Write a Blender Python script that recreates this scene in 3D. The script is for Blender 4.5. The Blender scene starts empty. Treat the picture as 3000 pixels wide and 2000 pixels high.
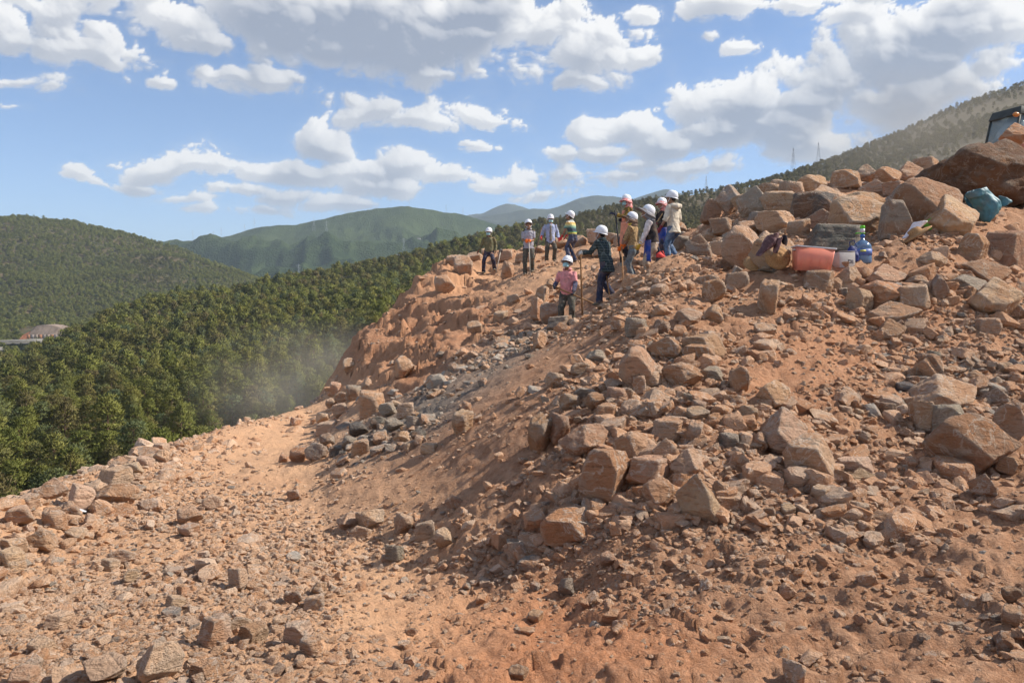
import bpy, bmesh, math, random
import numpy as np
from mathutils import Vector, Matrix, Euler

rad = math.radians
scene = bpy.context.scene
COL = scene.collection

# ------------------------------------------------------------------ camera
CAM_Z = 2.0                     # eye above the near ground
F = 1828.0                      # focal length in layout units (2352 wide)
CX, HY = 1176.0, 690.0          # optical axis column, eye-level row
cam_data = bpy.data.cameras.new("camera")
cam_data.sensor_width = 36.0
cam_data.lens = 36.0 * F / 2352.0
cam_data.shift_y = -(784.0 - HY) / 2352.0
cam_data.clip_start = 0.1
cam_data.clip_end = 60000.0
cam = bpy.data.objects.new("camera", cam_data)
cam.location = (0, 0, CAM_Z)
cam.rotation_euler = (rad(90), 0, 0)
COL.objects.link(cam)
scene.camera = cam

# ------------------------------------------------------------------ sun, exposure
SUN_AZ = 84.0                   # degrees clockwise from the view direction (+Y)
SUN_EL = 41.0
sd = bpy.data.lights.new("sun", 'SUN')
sd.energy = 4.7
sd.angle = rad(0.53)
sd.color = (1.0, 0.93, 0.82)
sun = bpy.data.objects.new("sun", sd)
_sdir = Vector((math.sin(rad(SUN_AZ)) * math.cos(rad(SUN_EL)),
                math.cos(rad(SUN_AZ)) * math.cos(rad(SUN_EL)), math.sin(rad(SUN_EL))))
sun.rotation_euler = _sdir.to_track_quat('Z', 'Y').to_euler()
sun.location = (40, 20, 60)
COL.objects.link(sun)
vs = scene.view_settings
vs.view_transform = 'Standard'
vs.look = 'None'
vs.exposure = 0.62
vs.gamma = 1.0
scene.cycles.use_denoising = True
scene.cycles.volume_bounces = 0
scene.cycles.max_bounces = 6
scene.cycles.transparent_max_bounces = 8
scene.cycles.use_adaptive_sampling = True
scene.cycles.adaptive_threshold = 0.02

# ------------------------------------------------------------------ node helper
class S:
    """a float socket with arithmetic that builds Math nodes"""
    def __init__(self, t, s): self.t, self.s = t, s
    def _m(self, op, *a, clamp=False):
        n = self.t.nodes.new('ShaderNodeMath'); n.operation = op; n.use_clamp = clamp
        for i, v in enumerate((self,) + a):
            if isinstance(v, S): self.t.links.new(v.s, n.inputs[i])
            else: n.inputs[i].default_value = float(v)
        return S(self.t, n.outputs[0])
    def __add__(self, o): return self._m('ADD', o)
    def __radd__(self, o): return self._m('ADD', o)
    def __sub__(self, o): return self._m('SUBTRACT', o)
    def __mul__(self, o): return self._m('MULTIPLY', o)
    def __rmul__(self, o): return self._m('MULTIPLY', o)
    def __truediv__(self, o): return self._m('DIVIDE', o)
    def max(self, o): return self._m('MAXIMUM', o)
    def min(self, o): return self._m('MINIMUM', o)
    def smax(self, o, k): return self._m('SMOOTH_MAX', o, k)
    def sqrt(self): return self._m('SQRT')
    def abs(self): return self._m('ABSOLUTE')
    def clamp(self): return self._m('ADD', 0.0, clamp=True)
    def step(self, a, b, c=0.0, d=1.0):
        n = self.t.nodes.new('ShaderNodeMapRange'); n.interpolation_type = 'SMOOTHSTEP'
        self.t.links.new(self.s, n.inputs[0])
        for i, v in enumerate((a, b, c, d)): n.inputs[i + 1].default_value = v
        return S(self.t, n.outputs[0])
def vec(t, x, y, z):
    n = t.nodes.new('ShaderNodeCombineXYZ')
    for i, v in enumerate((x, y, z)):
        if isinstance(v, S): t.links.new(v.s, n.inputs[i])
        else: n.inputs[i].default_value = v
    return n.outputs[0]
def noise(t, v, scale, detail=4, rough=0.55, dist=0.0, out=0):
    n = t.nodes.new('ShaderNodeTexNoise')
    n.inputs['Scale'].default_value = scale; n.inputs['Detail'].default_value = detail
    n.inputs['Roughness'].default_value = rough; n.inputs['Distortion'].default_value = dist
    if v is not None: t.links.new(v, n.inputs['Vector'])
    return S(t, n.outputs[out])
def voro(t, v, scale, feature='F1', smooth=0.5, out='Distance', rnd=1.0):
    n = t.nodes.new('ShaderNodeTexVoronoi'); n.feature = feature
    n.inputs['Scale'].default_value = scale; n.inputs['Randomness'].default_value = rnd
    if feature == 'SMOOTH_F1': n.inputs['Smoothness'].default_value = smooth
    if v is not None: t.links.new(v, n.inputs['Vector'])
    return S(t, n.outputs[out])
def mixc(t, f, a, b, mode='MIX'):
    n = t.nodes.new('ShaderNodeMix'); n.data_type = 'RGBA'; n.blend_type = mode
    if isinstance(f, S): t.links.new(f.s, n.inputs[0])
    else: n.inputs[0].default_value = f
    for i, v in ((6, a), (7, b)):
        if isinstance(v, (tuple, list)): n.inputs[i].default_value = tuple(v)[:3] + (1,)
        elif isinstance(v, S): t.links.new(v.s, n.inputs[i])
        else: t.links.new(v, n.inputs[i])
    return n.outputs[2]

# ------------------------------------------------------------------ world: Nishita sky with cumulus
world = bpy.data.worlds.new("World"); scene.world = world; world.use_nodes = True
wt = world.node_tree; wt.nodes.clear()
sky = wt.nodes.new('ShaderNodeTexSky'); sky.sky_type = 'NISHITA'; sky.sun_disc = False
sky.sun_elevation = rad(SUN_EL); sky.sun_rotation = rad(SUN_AZ)
sky.altitude = 2600.0; sky.air_density = 1.0; sky.dust_density = 0.35; sky.ozone_density = 4.0
SKY_K = 0.112

# clouds: (column, row, half width, half height, weight) as seen from the quarry -> azimuth / elevation
CLOUDS = [
 (60,95,300,95,1.2),(240,140,130,62,1.0),(40,195,150,34,.8),(-60,60,260,100,1.1),(120,30,170,50,.9),
 (400,50,150,55,.9),(470,95,100,38,.85),(330,0,150,28,.7),(640,40,230,85,1.2),(800,70,260,120,1.5),(980,90,240,120,1.5),(1000,185,90,36,.8),(1120,50,150,110,1.3),
 (1330,135,150,90,1.15),(1260,75,120,75,1.05),(1390,75,60,55,.9),(1430,140,70,45,.8),(1350,190,80,34,.8),
 (600,182,112,38,.95),(510,178,50,24,.7),(396,190,26,20,.7),
 (860,262,78,40,.95),(960,280,130,34,.95),(1100,268,110,50,1.0),
 (745,330,66,42,1.2),(1095,350,40,20,.85),(1137,352,16,11,.7),(1055,338,14,7,.6),
 (370,392,90,34,.85),(470,388,100,40,.95),(590,402,120,28,.9),(720,408,130,24,.8),(830,400,100,28,.85),(940,385,70,30,.9),(900,430,110,24,.75),(1030,412,110,28,.75),
 (340,432,60,16,.6),(430,455,80,16,.6),(560,440,110,20,.7),(640,455,80,22,.75),(740,470,60,18,.7),(470,478,60,14,.55),(620,480,60,14,.55),(800,470,50,14,.6),
 (1150,420,110,34,.8),(1270,415,110,40,.9),(1340,350,120,26,.7),(1240,450,120,26,.7),(1400,410,90,26,.75),(1540,400,130,36,.85),(1660,390,60,22,.7),(1450,375,150,30,.65),
 (1350,305,44,46,.9),(1440,300,80,46,1.05),(1520,335,140,50,1.05),(1590,245,90,52,1.05),(1700,260,130,70,1.15),(1640,310,130,60,1.1),(1800,290,140,70,1.1),(1880,330,120,50,.9),
 (1900,180,120,90,1.05),(1860,230,110,60,1.05),(2050,130,190,110,1.4),(2180,70,200,100,1.3),(2320,60,170,90,1.2),(2300,150,150,80,1.15),(2050,240,160,66,1.1),(2200,200,120,60,1.0),(1980,40,120,60,.95),
 (1640,18,75,46,1.0),(1668,128,40,22,.75),(1598,97,22,14,.55),(1830,10,80,26,.7),(1475,25,50,22,.55),
 (190,410,40,18,.8),(235,425,36,12,.75),(60,262,46,12,.6),(10,268,24,10,.55),(130,240,22,9,.5),
 # beyond the frame
 (-500,60,420,130,1.1),(-900,250,380,80,.9),(-1600,100,600,160,1.1),(2750,120,330,150,1.15),(3300,200,420,110,1.0),
 (500,-260,520,130,1.2),(1500,-330,480,150,1.2),(2400,-300,500,140,1.1),(-300,-350,500,150,1.2),
]
bg = wt.nodes.new('ShaderNodeBackground'); bg.inputs[1].default_value = SKY_K
wo = wt.nodes.new('ShaderNodeOutputWorld')
wt.links.new(sky.outputs[0], bg.inputs[0]); wt.links.new(bg.outputs[0], wo.inputs[0])

# ------------------------------------------------------------------ small toolbox
def tag(o, label=None, cat=None, group=None, kind=None):
    if label: o["label"] = label
    if cat: o["category"] = cat
    if group: o["group"] = group
    if kind: o["kind"] = kind
    return o
def empty(name, loc=(0, 0, 0), rz=0.0):
    o = bpy.data.objects.new(name, None); COL.objects.link(o)
    o.location = loc; o.rotation_euler = (0, 0, rz); o.empty_display_size = .2
    return o
def mesh_np(name, V, Fq, smooth=True):
    me = bpy.data.meshes.new(name)
    V = np.asarray(V, dtype=np.float32); Fq = np.asarray(Fq, dtype=np.int32)
    n, k = Fq.shape
    me.vertices.add(len(V)); me.vertices.foreach_set("co", V.ravel())
    me.loops.add(n * k); me.loops.foreach_set("vertex_index", Fq.ravel())
    me.polygons.add(n)
    me.polygons.foreach_set("loop_start", np.arange(0, n * k, k, dtype=np.int32))
    me.polygons.foreach_set("loop_total", np.full(n, k, dtype=np.int32))
    me.polygons.foreach_set("use_smooth", np.full(n, smooth, dtype=bool))
    me.update(calc_edges=True); me.validate()
    return me
def obj(name, me, mat=None, parent=None):
    o = bpy.data.objects.new(name, me); COL.objects.link(o)
    if mat is not None and len(me.materials) == 0: me.materials.append(mat)
    if parent is not None: o.parent = parent
    return o
def at(px, py, d):
    return Vector(((px - CX) / F * d, d, CAM_Z + (HY - py) / F * d))
def proj(P):
    P = np.asarray(P, float); y = np.maximum(P[..., 1], .05)
    return CX + P[..., 0] / y * F, HY - (P[..., 2] - CAM_Z) / y * F

def _hash(ix, iy, iz, seed):
    h = (ix.astype(np.int64) * 374761393 + iy.astype(np.int64) * 668265263 + iz.astype(np.int64) * 2147483647 + seed * 1274126177) & 0xFFFFFFFF
    h = ((h ^ (h >> 13)) * 1274126177) & 0xFFFFFFFF
    h = (h ^ (h >> 16)) & 0xFFFFFF
    return h / float(0xFFFFFF)
def vnoise(P, seed=0):
    i = np.floor(P).astype(np.int64); f = P - i
    f = f * f * f * (f * (f * 6 - 15) + 10)
    r = 0
    for dx in (0, 1):
        wx_ = f[:, 0] if dx else 1 - f[:, 0]
        for dy in (0, 1):
            wy_ = f[:, 1] if dy else 1 - f[:, 1]
            for dz in (0, 1):
                wz_ = f[:, 2] if dz else 1 - f[:, 2]
                r = r + _hash(i[:, 0] + dx, i[:, 1] + dy, i[:, 2] + dz, seed) * wx_ * wy_ * wz_
    return r * 2 - 1
def fbm(P, octv=5, gain=.5, seed=0, ridged=False):
    P = np.asarray(P, float); a, s, tot = 1.0, 0, 0
    for k in range(octv):
        n = vnoise(P * 2.03 ** k + 17.3 * k, seed + k)
        if ridged: n = 1 - 2 * np.abs(n)
        s = s + a * n; tot += a; a *= gain
    return s / tot
def xy0(x, y, s): return np.stack([np.asarray(x) * s, np.asarray(y) * s, np.zeros_like(np.asarray(x, float))], -1)

class TPS:
    def __init__(self, P, z, lam=1e-3):
        P = np.asarray(P, float); n = len(P); self.P = P
        K = self.k(P, P) + lam * np.eye(n)
        A = np.zeros((n + 3, n + 3)); A[:n, :n] = K; A[:n, n] = 1; A[:n, n + 1:] = P; A[n, :n] = 1; A[n + 1:, :n] = P.T
        self.w = np.linalg.solve(A, np.r_[np.asarray(z, float), 0, 0, 0])
    @staticmethod
    def k(a, b):
        d2 = ((a[:, None, :] - b[None, :, :]) ** 2).sum(-1) + 1e-12
        return .5 * d2 * np.log(d2)
    def __call__(self, Q):
        out = np.empty(len(Q)); n = len(self.P)
        for s in range(0, len(Q), 20000):
            q = Q[s:s + 20000]
            out[s:s + 20000] = self.k(q, self.P) @ self.w[:n] + self.w[n] + q @ self.w[n + 1:]
        return out

# ------------------------------------------------------------------ materials
def new_mat(name):
    m = bpy.data.materials.new(name); m.use_nodes = True
    t = m.node_tree; t.nodes.clear()
    b = t.nodes.new('ShaderNodeBsdfPrincipled'); o = t.nodes.new('ShaderNodeOutputMaterial')
    t.links.new(b.outputs[0], o.inputs[0])
    b.inputs['Roughness'].default_value = .85
    b.inputs['Specular IOR Level'].default_value = .25
    return m, t, b
def link(t, a, b): t.links.new(a.s if isinstance(a, S) else a, b)
def bump(t, b, h, dist, strength=1.0):
    n = t.nodes.new('ShaderNodeBump'); n.inputs['Distance'].default_value = dist; n.inputs['Strength'].default_value = strength
    link(t, h, n.inputs['Height']); t.links.new(n.outputs[0], b.inputs['Normal'])
def objco(t, which='Object'):
    return t.nodes.new('ShaderNodeTexCoord').outputs[which]
def geopos(t): return t.nodes.new('ShaderNodeNewGeometry').outputs['Position']
def attr(t, name, out='Fac'):
    n = t.nodes.new('ShaderNodeAttribute'); n.attribute_name = name
    return S(t, n.outputs[out])
def simple(name, col, rough=.75, var=.12, scale=18, metal=0.0, bumpd=0.0, spec=.3, dusty=0.0):
    m, t, b = new_mat(name)
    nz = noise(t, objco(t), scale, 4)
    lo = tuple(c * (1 - var) for c in col); hi = tuple(min(1, c * (1 + var)) for c in col)
    c = mixc(t, nz.step(.3, .7), lo, hi)
    if dusty: c = mixc(t, noise(t, objco(t), 5, 6, .7).step(.42, .72) * dusty, c, (.46, .31, .20))
    link(t, c, b.inputs['Base Color'])
    b.inputs['Roughness'].default_value = rough; b.inputs['Metallic'].default_value = metal
    b.inputs['Specular IOR Level'].default_value = spec
    if bumpd: bump(t, b, nz, bumpd)
    return m

def soil_material():
    m, t, b = new_mat("soil")
    p = geopos(t)
    n1 = noise(t, p, .8, 6, .6); n2 = noise(t, p, 6, 6, .65); n3 = noise(t, p, 40, 4, .7)
    red, grey, dust = attr(t, 'red'), attr(t, 'grey'), attr(t, 'dust')
    c = mixc(t, n1.step(.3, .7), (.41, .22, .125), (.325, .162, .088))
    c = mixc(t, n2.step(.38, .68), c, (.49, .28, .168))
    c = mixc(t, red, c, (.49, .215, .105))
    c = mixc(t, dust * n1.step(.25, .6, .55, 1.0), c, (.66, .395, .23))
    c = mixc(t, grey, c, (.22, .185, .15))
    c = mixc(t, n3.step(.45, .75) * .35, c, (.55, .36, .24))
    c = mixc(t, n3.step(.5, .25) * .3, c, (.15, .075, .045))
    link(t, c, b.inputs['Base Color']); b.inputs['Roughness'].default_value = .95; b.inputs['Specular IOR Level'].default_value = .12
    n4 = noise(t, p, 16, 6, .75, .6)
    bump(t, b, n2 * .7 + n4 * .6 + n3 * .3, .06, 1.0)
    return m

def rock_material(name, by_object):
    m, t, b = new_mat(name)
    oi = t.nodes.new('ShaderNodeObjectInfo'); rnd = S(t, oi.outputs['Random'])
    tc_ = t.nodes.new('ShaderNodeTexCoord')
    ofs = t.nodes.new('ShaderNodeVectorMath'); ofs.operation = 'ADD'
    t.links.new(geopos(t), ofs.inputs[0]); link(t, vec(t, rnd * 37.0, rnd * 11.0, rnd * 23.0), ofs.inputs[1])
    p = ofs.outputs[0]
    if by_object is True:
        base = oi.outputs['Color']
        sc = 1.0
    else:
        r = t.nodes.new('ShaderNodeValToRGB'); t.links.new(oi.outputs['Random'], r.inputs[0])
        cs = {None: GREY_RAMP, False: ORANGE_RAMP, 'pale': PALE_RAMP}[by_object]
        r.color_ramp.interpolation = 'CONSTANT'
        while len(r.color_ramp.elements) < len(cs): r.color_ramp.elements.new(.5)
        for i, c in enumerate(cs):
            r.color_ramp.elements[i].position = i / len(cs); r.color_ramp.elements[i].color = c + (1,)
        base = r.outputs[0]; sc = 3.0
    n1 = noise(t, p, 1.5 * sc, 7, .62, .5); n2 = noise(t, p, 6 * sc, 8, .7, .3); n3 = noise(t, p, 30 * sc, 5, .72); n4 = noise(t, p, 2.6 * sc, 6, .6, .8)
    vc = voro(t, p, 3.2 * sc, 'DISTANCE_TO_EDGE')
    mp = t.nodes.new('ShaderNodeMapping'); mp.inputs['Scale'].default_value = (1.6, 2.2, 9.0); mp.inputs['Rotation'].default_value = (.5, .35, 0)
    t.links.new(tc_.outputs['Object'], mp.inputs[0]); mo_ = t.nodes.new('ShaderNodeVectorMath'); mo_.operation = 'ADD'; t.links.new(mp.outputs[0], mo_.inputs[0]); link(t, vec(t, rnd * 91.0, rnd * 57.0, rnd * 13.0), mo_.inputs[1])
    bed = noise(t, mo_.outputs[0], 1.0, 6, .62, .5)                           # bedding
    pt = S(t, t.nodes.new('ShaderNodeNewGeometry').outputs['Pointiness'])
    c = mixc(t, n1.step(.46, .60) * .65, base, (.50, .245, .118))             # iron staining
    c = mixc(t, (n4 + (rnd - .5) * .16).step(.57, .65) * .45, c, (.42, .345, .275))                 # grey limestone showing
    c = mixc(t, n2.step(.55, .72) * .6, c, (.56, .40, .285))                 # pale fresh breaks
    c = mixc(t, bed.step(.56, .66) * .55, c, (.58, .43, .31)); c = mixc(t, bed.step(.42, .33) * .55, c, (.24, .135, .082))
    c = mixc(t, n2.step(.38, .26) * .4, c, (.24, .13, .08))
    c = mixc(t, n3.step(.56, .78) * .4, c, (.64, .50, .39))
    vein = (noise(t, p, 2.2 * sc, 5, .6, 1.2) - .5).abs()
    c = mixc(t, vein.step(.022, .004) * n1.step(.4, .55) * .6, c, (.70, .58, .47))
    if by_object is True: c = mixc(t, pt.step(.515, .60) * n2.step(.3, .55) * .75, c, (.60, .49, .39))   # bruised edges
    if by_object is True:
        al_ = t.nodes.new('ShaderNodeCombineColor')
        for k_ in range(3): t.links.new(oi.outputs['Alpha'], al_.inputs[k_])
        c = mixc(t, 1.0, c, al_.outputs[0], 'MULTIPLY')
    link(t, c, b.inputs['Base Color']); b.inputs['Roughness'].default_value = .92; b.inputs['Specular IOR Level'].default_value = .15
    bump(t, b, n2 * .9 + n3 * .45 + n1 * .6 + bed * .5 + vc.min(.05) * 2.2, .12 / sc, 1.0)
    return m
ORANGE_RAMP = [(.57,.335,.205),(.49,.27,.155),(.61,.385,.25),(.53,.30,.175),(.48,.335,.24),(.57,.34,.21),(.50,.275,.16),(.62,.425,.29),(.45,.31,.215),(.58,.35,.215)]
GREY_RAMP = [(.33,.27,.215),(.26,.225,.19),(.43,.305,.21),(.30,.255,.21),(.47,.305,.20),(.36,.31,.255),(.24,.21,.18),(.44,.385,.325)]
PALE_RAMP = [(.62,.405,.265),(.56,.345,.21),(.66,.45,.305),(.60,.375,.235),(.54,.39,.285),(.63,.41,.265),(.57,.35,.215),(.68,.485,.345),(.50,.36,.26),(.64,.42,.275)]
M_SOIL = soil_material()
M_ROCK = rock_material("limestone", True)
M_RUB = rock_material("rubble_stone", False)
M_PALERUB = rock_material("pale_rubble_stone", "pale")
M_GREYRUB = rock_material("grey_rubble_stone", None)
# ------------------------------------------------------------------ the quarry ground (terrace, rubble slope, worked ledge)
CP = []   # (x, y, z)
def cp(px, py, d): CP.append(tuple(at(px, py, d)))
for px in (-700, -250, 200, 700, 1200): cp(px, 1620, 3.6)
cp(1700, 1620, 3.45); cp(2200, 1620, 3.3); cp(2700, 1600, 3.2)
for px, d in ((0, 5.2), (400, 5.2), (800, 5.2), (1150, 5.2), (1350, 5.05), (2050, 4.45), (2352, 4.25), (2700, 4.1)): cp(px, 1400, d)
for px, d in ((150, 7.5), (450, 7.4), (750, 7.4), (860, 7.35)): cp(px, 1250, d)
for px, py, d in ((450,1100,10.6),(600,1100,10.5),(720,1110,10.1),(560,1020,15.6),(640,1000,17),(700,975,19.5),(620,985,18.5)): cp(px, py, d)
# right part of the slope, column by column
for px, col in {2352: ((1200,5.7),(1000,7.8),(800,10.5),(650,13.5),(540,16.0)),
                2700: ((1200,5.4),(1000,7.2),(800,9.8),(620,13.0),(480,16.5)),
                2000: ((1200,5.8),(1000,7.6),(850,9.4),(750,10.8),(640,12.2),(585,14.0),(490,19.0),(420,24)),
                1700: ((1400,4.6),(1200,5.7),(1000,7.2),(850,8.8),(720,10.8),(640,12.7),(600,14.5),(515,19.0),(455,24)),
                1500: ((1300,5.4),(1200,5.9),(1100,6.5),(950,7.7),(800,9.4),(700,11.3),(640,13.0),(603,14.3)),
                1300: ((1330,5.75),(1200,6.2),(1100,6.8),(1000,7.5),(900,8.7),(820,10.6),(770,13.2),(748,15.6)),
                1100: ((1310,6.25),(1250,6.5),(1200,6.8),(1100,7.6),(1000,8.7),(920,10.2),(860,12.4),(820,15.0),(780,18.6),(700,24.0)),
                900: ((1220,7.5),(1200,7.6),(1100,8.8),(1050,9.6),(1000,10.9),(950,12.9),(900,15.6),(865,19.0),(830,22.0),(780,24.6)),
                800: ((1170,8.3),(1100,9.4),(1050,10.5),(1000,12.6),(960,16.0),(920,20.5),(860,24.0))}.items():
    for py, d in col: cp(px, py, d)
cp(745, 1190, 8.35); cp(700, 1200, 8.2); cp(950, 1285, 6.9); cp(900, 1290, 6.85); cp(1050, 1340, 6.1); cp(1200, 1380, 5.45); cp(750, 1000, 16.2); cp(740, 945, 21.5)
for a_ in ((2060,592,12.7),(2110,562,13.2),(2180,548,14.2),(2268,514,15.6),(1863,622,12.3),(1981,602,12.6),(1740,617,12.7),(2352,560,15.2)): cp(*a_)
# mound in front of the women, ledge where the workers stand
cp(1570, 582, 14.6); cp(1640, 590, 15.0); cp(1500, 648, 17.4); cp(1400, 700, 16.7); cp(1390, 693, 17.5); cp(1290, 748, 16.8)
PIT = (1303, 757, 18.4)
cp(*PIT); cp(1345, 735, 18.6); cp(1250, 752, 18.8)
cp(1455, 642, 19.4); cp(1548, 606, 19.6); cp(1520, 612, 20.3); cp(1440, 596, 21.0)
cp(1120, 632, 30.0); cp(1215, 629, 26.0); cp(1262, 604, 28.5); cp(1315, 604, 26.5); cp(1200, 680, 23.0); cp(1250, 715, 20.3)
cp(1180, 740, 20.8); cp(1380, 640, 22.5); cp(1340, 690, 20.0); cp(1090, 660, 27.8); cp(1000, 720, 25.5); cp(1050, 690, 26.2)
# skyline of the worked face and ridge
SIL = [(722,925,24.5),(760,872,25.4),(800,806,26.3),(860,745,26.8),(920,703,27.4),(960,655,28.4),(1000,622,29.4),(1040,600,30.4),(1130,583,32)]
for s in SIL: cp(*s)
for px, py, d in ((1220,572,33),(1300,562,33.5),(1400,556,34),(1490,560,35)): cp(px, py, d)
for px, py, d in ((1590,540,24),(1700,478,26),(1800,446,27.5),(1900,424,28.5),(2000,416,29),(2120,412,29),(2250,418,30),(2352,420,31)): cp(px, py, d)
for x, y, z in ((19,38,7.4),(24,36,7.6),(26,48,8.6),(12,42,6.2),(16,55,7.0),(30,60,9.5),(40,40,9.5),(40,25,7.5),(38,12,4.5),(26,8,2.5),(14,2,.6),(8,0.5,0),(12,-3,0)): CP.append((x, y, z))
CP.append(tuple(at(1480, 596, 50)))                       # where the far worker stands
for x, y, z in ((2,45,2.4),(-3,40,.5),(6,60,2.5),(0,70,-6),(15,75,4),(-2,60,-6)): CP.append((x, y, z))
# outer drop of the face
for px, py, d in SIL:
    p = at(px, py, d)
    k = 1.0 if px < 1010 else .75
    CP.append((p.x - 2.6, p.y + 2.0, p.z - 4.6 * k)); CP.append((p.x - 9, p.y + 8, p.z - 14)); CP.append((p.x - 26, p.y + 20, p.z - 26))
# rim of the terrace and the drop beyond it
RIM = [(-500,1290,6.6),(-200,1215,7.9),(0,1168,9.0),(130,1122,10.5),(330,1056,13.5),(430,1012,16.5),(560,972,20.0),(660,948,22.4)]
for px, py, d in RIM:
    p = at(px, py, d); CP.append(tuple(p))
    CP.append((p.x - 1.1, p.y + .9, p.z - 1.3)); CP.append((p.x - 4.5, p.y + 4.0, p.z - 7.5)); CP.append((p.x - 16, p.y + 14, p.z - 19))
for x, y, z in ((-8,1,-.2),(-5,-2,0),(-14,2,-4),(-22,4,-10),(-40,10,-22),(-50,45,-28),(-60,30,-29),(-40,60,-28),(-20,72,-22),(0,-4,0),(5,-5,0),(-40,0,-16)): CP.append((x, y, z))
CP = np.array(CP)
def warp(x, y):
    r = np.hypot(x, y + 3.0); th = np.arctan2(x, y + 3.0)
    return np.stack([th * 2.2, np.log(np.maximum(r, .3))], -1)
near_tps = TPS(warp(CP[:, 0], CP[:, 1]), CP[:, 2], 2e-4)

def zone(px, py, cx_, cy_, rx, ry, ang=0.0, soft=.35):
    c, s = math.cos(rad(ang)), math.sin(rad(ang))
    u = ((px - cx_) * c + (py - cy_) * s) / rx; v = (-(px - cx_) * s + (py - cy_) * c) / ry
    q = np.sqrt(u * u + v * v)
    return np.clip((1 + soft - q) / (2 * soft), 0, 1)

NTH, NR = 900, 560
ths = np.concatenate([np.linspace(-1.75, -.70, 90, endpoint=False), np.linspace(-.70, .72, NTH - 170), np.linspace(.72, 1.75, 81)[1:]])
rs = np.exp(np.linspace(math.log(3.2), math.log(86), NR))
TH, RR = np.meshgrid(ths, rs, indexing='ij')
gx = (RR * np.sin(TH)).ravel(); gy = (RR * np.cos(TH) - 3.0).ravel()
gz = near_tps(warp(gx, gy))
ppx, ppy = proj(np.stack([gx, gy, gz], -1))
# zones of the ground
Z_TERR = np.clip(zone(ppx, ppy, 420, 1330, 640, 330, 0, .3) + zone(ppx, ppy, 640, 1030, 240, 110, -25, .4), 0, 1) * (gy < 26)
Z_CHUTE = np.clip(zone(ppx, ppy, 1060, 1010, 330, 95, -38, .5) + zone(ppx, ppy, 1300, 800, 260, 55, -40, .5), 0, 1)
Z_FACE = zone(ppx, ppy, 950, 760, 230, 150, -48, .35) * (gy > 15)
Z_FINE = zone(ppx, ppy, 1850, 830, 150, 70, -15, .5)
rough = .75 - .45 * Z_CHUTE - .42 * Z_TERR
sc_r = np.clip(gy, 3, 40) / 10.0
n_big = fbm(xy0(gx, gy, .55), 4, .5, 3)
n_mid = fbm(xy0(gx, gy, 2.3), 5, .55, 11)
gz = gz + n_big * .17 * rough + n_mid * .085 * (rough + .15) + fbm(xy0(gx, gy, 9.0), 3, .6, 17) * .022
def facet2(x, y, s, seed):
    """broken, tilted plates: each cell of a jittered grid is a plane of its own"""
    X, Y = x * s, y * s; ix, iy = np.floor(X), np.floor(Y); best = np.full(len(X), 9.9); out = np.zeros(len(X)); zz = np.zeros(len(X))
    for ox in (-1, 0, 1):
        for oy in (-1, 0, 1):
            cx_, cy_ = ix + ox, iy + oy; h = [_hash(cx_, cy_, zz + k, seed) for k in range(5)]
            dx, dy = X - cx_ - h[0], Y - cy_ - h[1]; dd = dx * dx + dy * dy; m = dd < best
            best = np.where(m, dd, best); out = np.where(m, (h[2] - .5) * 1.2 + dx * (h[3] - .5) * 1.6 + dy * (h[4] - .5) * 1.6, out)
    return out
wob = .25 * n_mid
gz = gz + rough * (.055 * facet2(gx + wob, gy - wob, 3.2, 401) + .026 * facet2(gx, gy, 8.5, 402)) * np.clip(1 - Z_CHUTE * .6, 0, 1) + .008 * facet2(gx, gy, 15.0, 403)
cont = gx * .58 + gy * .82; down = gx * .82 - gy * .58
run = fbm(np.stack([cont * 1.0, down * .30, 0 * gx], -1), 5, .55, 404, True)
gz = gz + Z_FACE * (.34 * (run - .2) + .10 * facet2(gx + wob, gy - wob, 1.3, 405) + .06 * facet2(gx, gy, 3.4, 406) + .02 * facet2(gx, gy, 8.0, 407))
blk = fbm(np.stack([gx * .55, gy * .55, gz * .9], -1), 5, .55, 23, True)
gz = gz + Z_FACE * (blk - .1) * .22
# terraced breaks on the worked face
stepz = gz * 1.5 + n_big * .8
gz = gz + Z_FACE * .12 * np.sin(stepz * 2 * np.pi) / 1.5
# run-off grooves down the chute
gv = gx * .72 + gy * .69
gz = gz - Z_CHUTE * .06 * fbm(np.stack([gv * 1.4, (gx - gy) * .15, 0 * gx], -1), 4, .5, 41, True)
# vehicle ruts on the terrace
GZ = gz.reshape(NTH, NR)
def H(x, y):
    x = np.atleast_1d(np.asarray(x, float)); y = np.atleast_1d(np.asarray(y, float))
    r = np.hypot(x, y + 3.0); th = np.arctan2(x, y + 3.0)
    i = np.clip(np.searchsorted(ths, th) - 1, 0, NTH - 2); tf = np.clip((th - ths[i]) / (ths[i + 1] - ths[i]), 0, 1)
    jr = np.clip((np.log(np.maximum(r, 1e-3)) - math.log(3.2)) / (math.log(86) - math.log(3.2)) * (NR - 1), 0, NR - 1.001)
    j = jr.astype(int); jf = jr - j
    return (GZ[i, j] * (1 - tf) * (1 - jf) + GZ[i + 1, j] * tf * (1 - jf) + GZ[i, j + 1] * (1 - tf) * jf + GZ[i + 1, j + 1] * tf * jf)
def Hn(x, y, e=.12):
    dx = (H(x + e, y) - H(x - e, y)) / (2 * e); dy = (H(x, y + e) - H(x, y - e)) / (2 * e)
    n = np.stack([-dx, -dy, np.ones_like(dx)], -1)
    return n / np.linalg.norm(n, axis=1)[:, None]
_ds = np.exp(np.linspace(math.log(2.4), math.log(70), 900))
def hit(px, py):
    """first point of the ground met along a line of sight"""
    x = (px - CX) / F * _ds; z = CAM_Z + (HY - py) / F * _ds
    h = H(x, _ds)
    k = np.nonzero(h >= z)[0]
    if len(k) == 0: return None
    d = _ds[k[0]]
    return Vector(((px - CX) / F * d, d, float(H((px - CX) / F * d, d)[0])))
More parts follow.
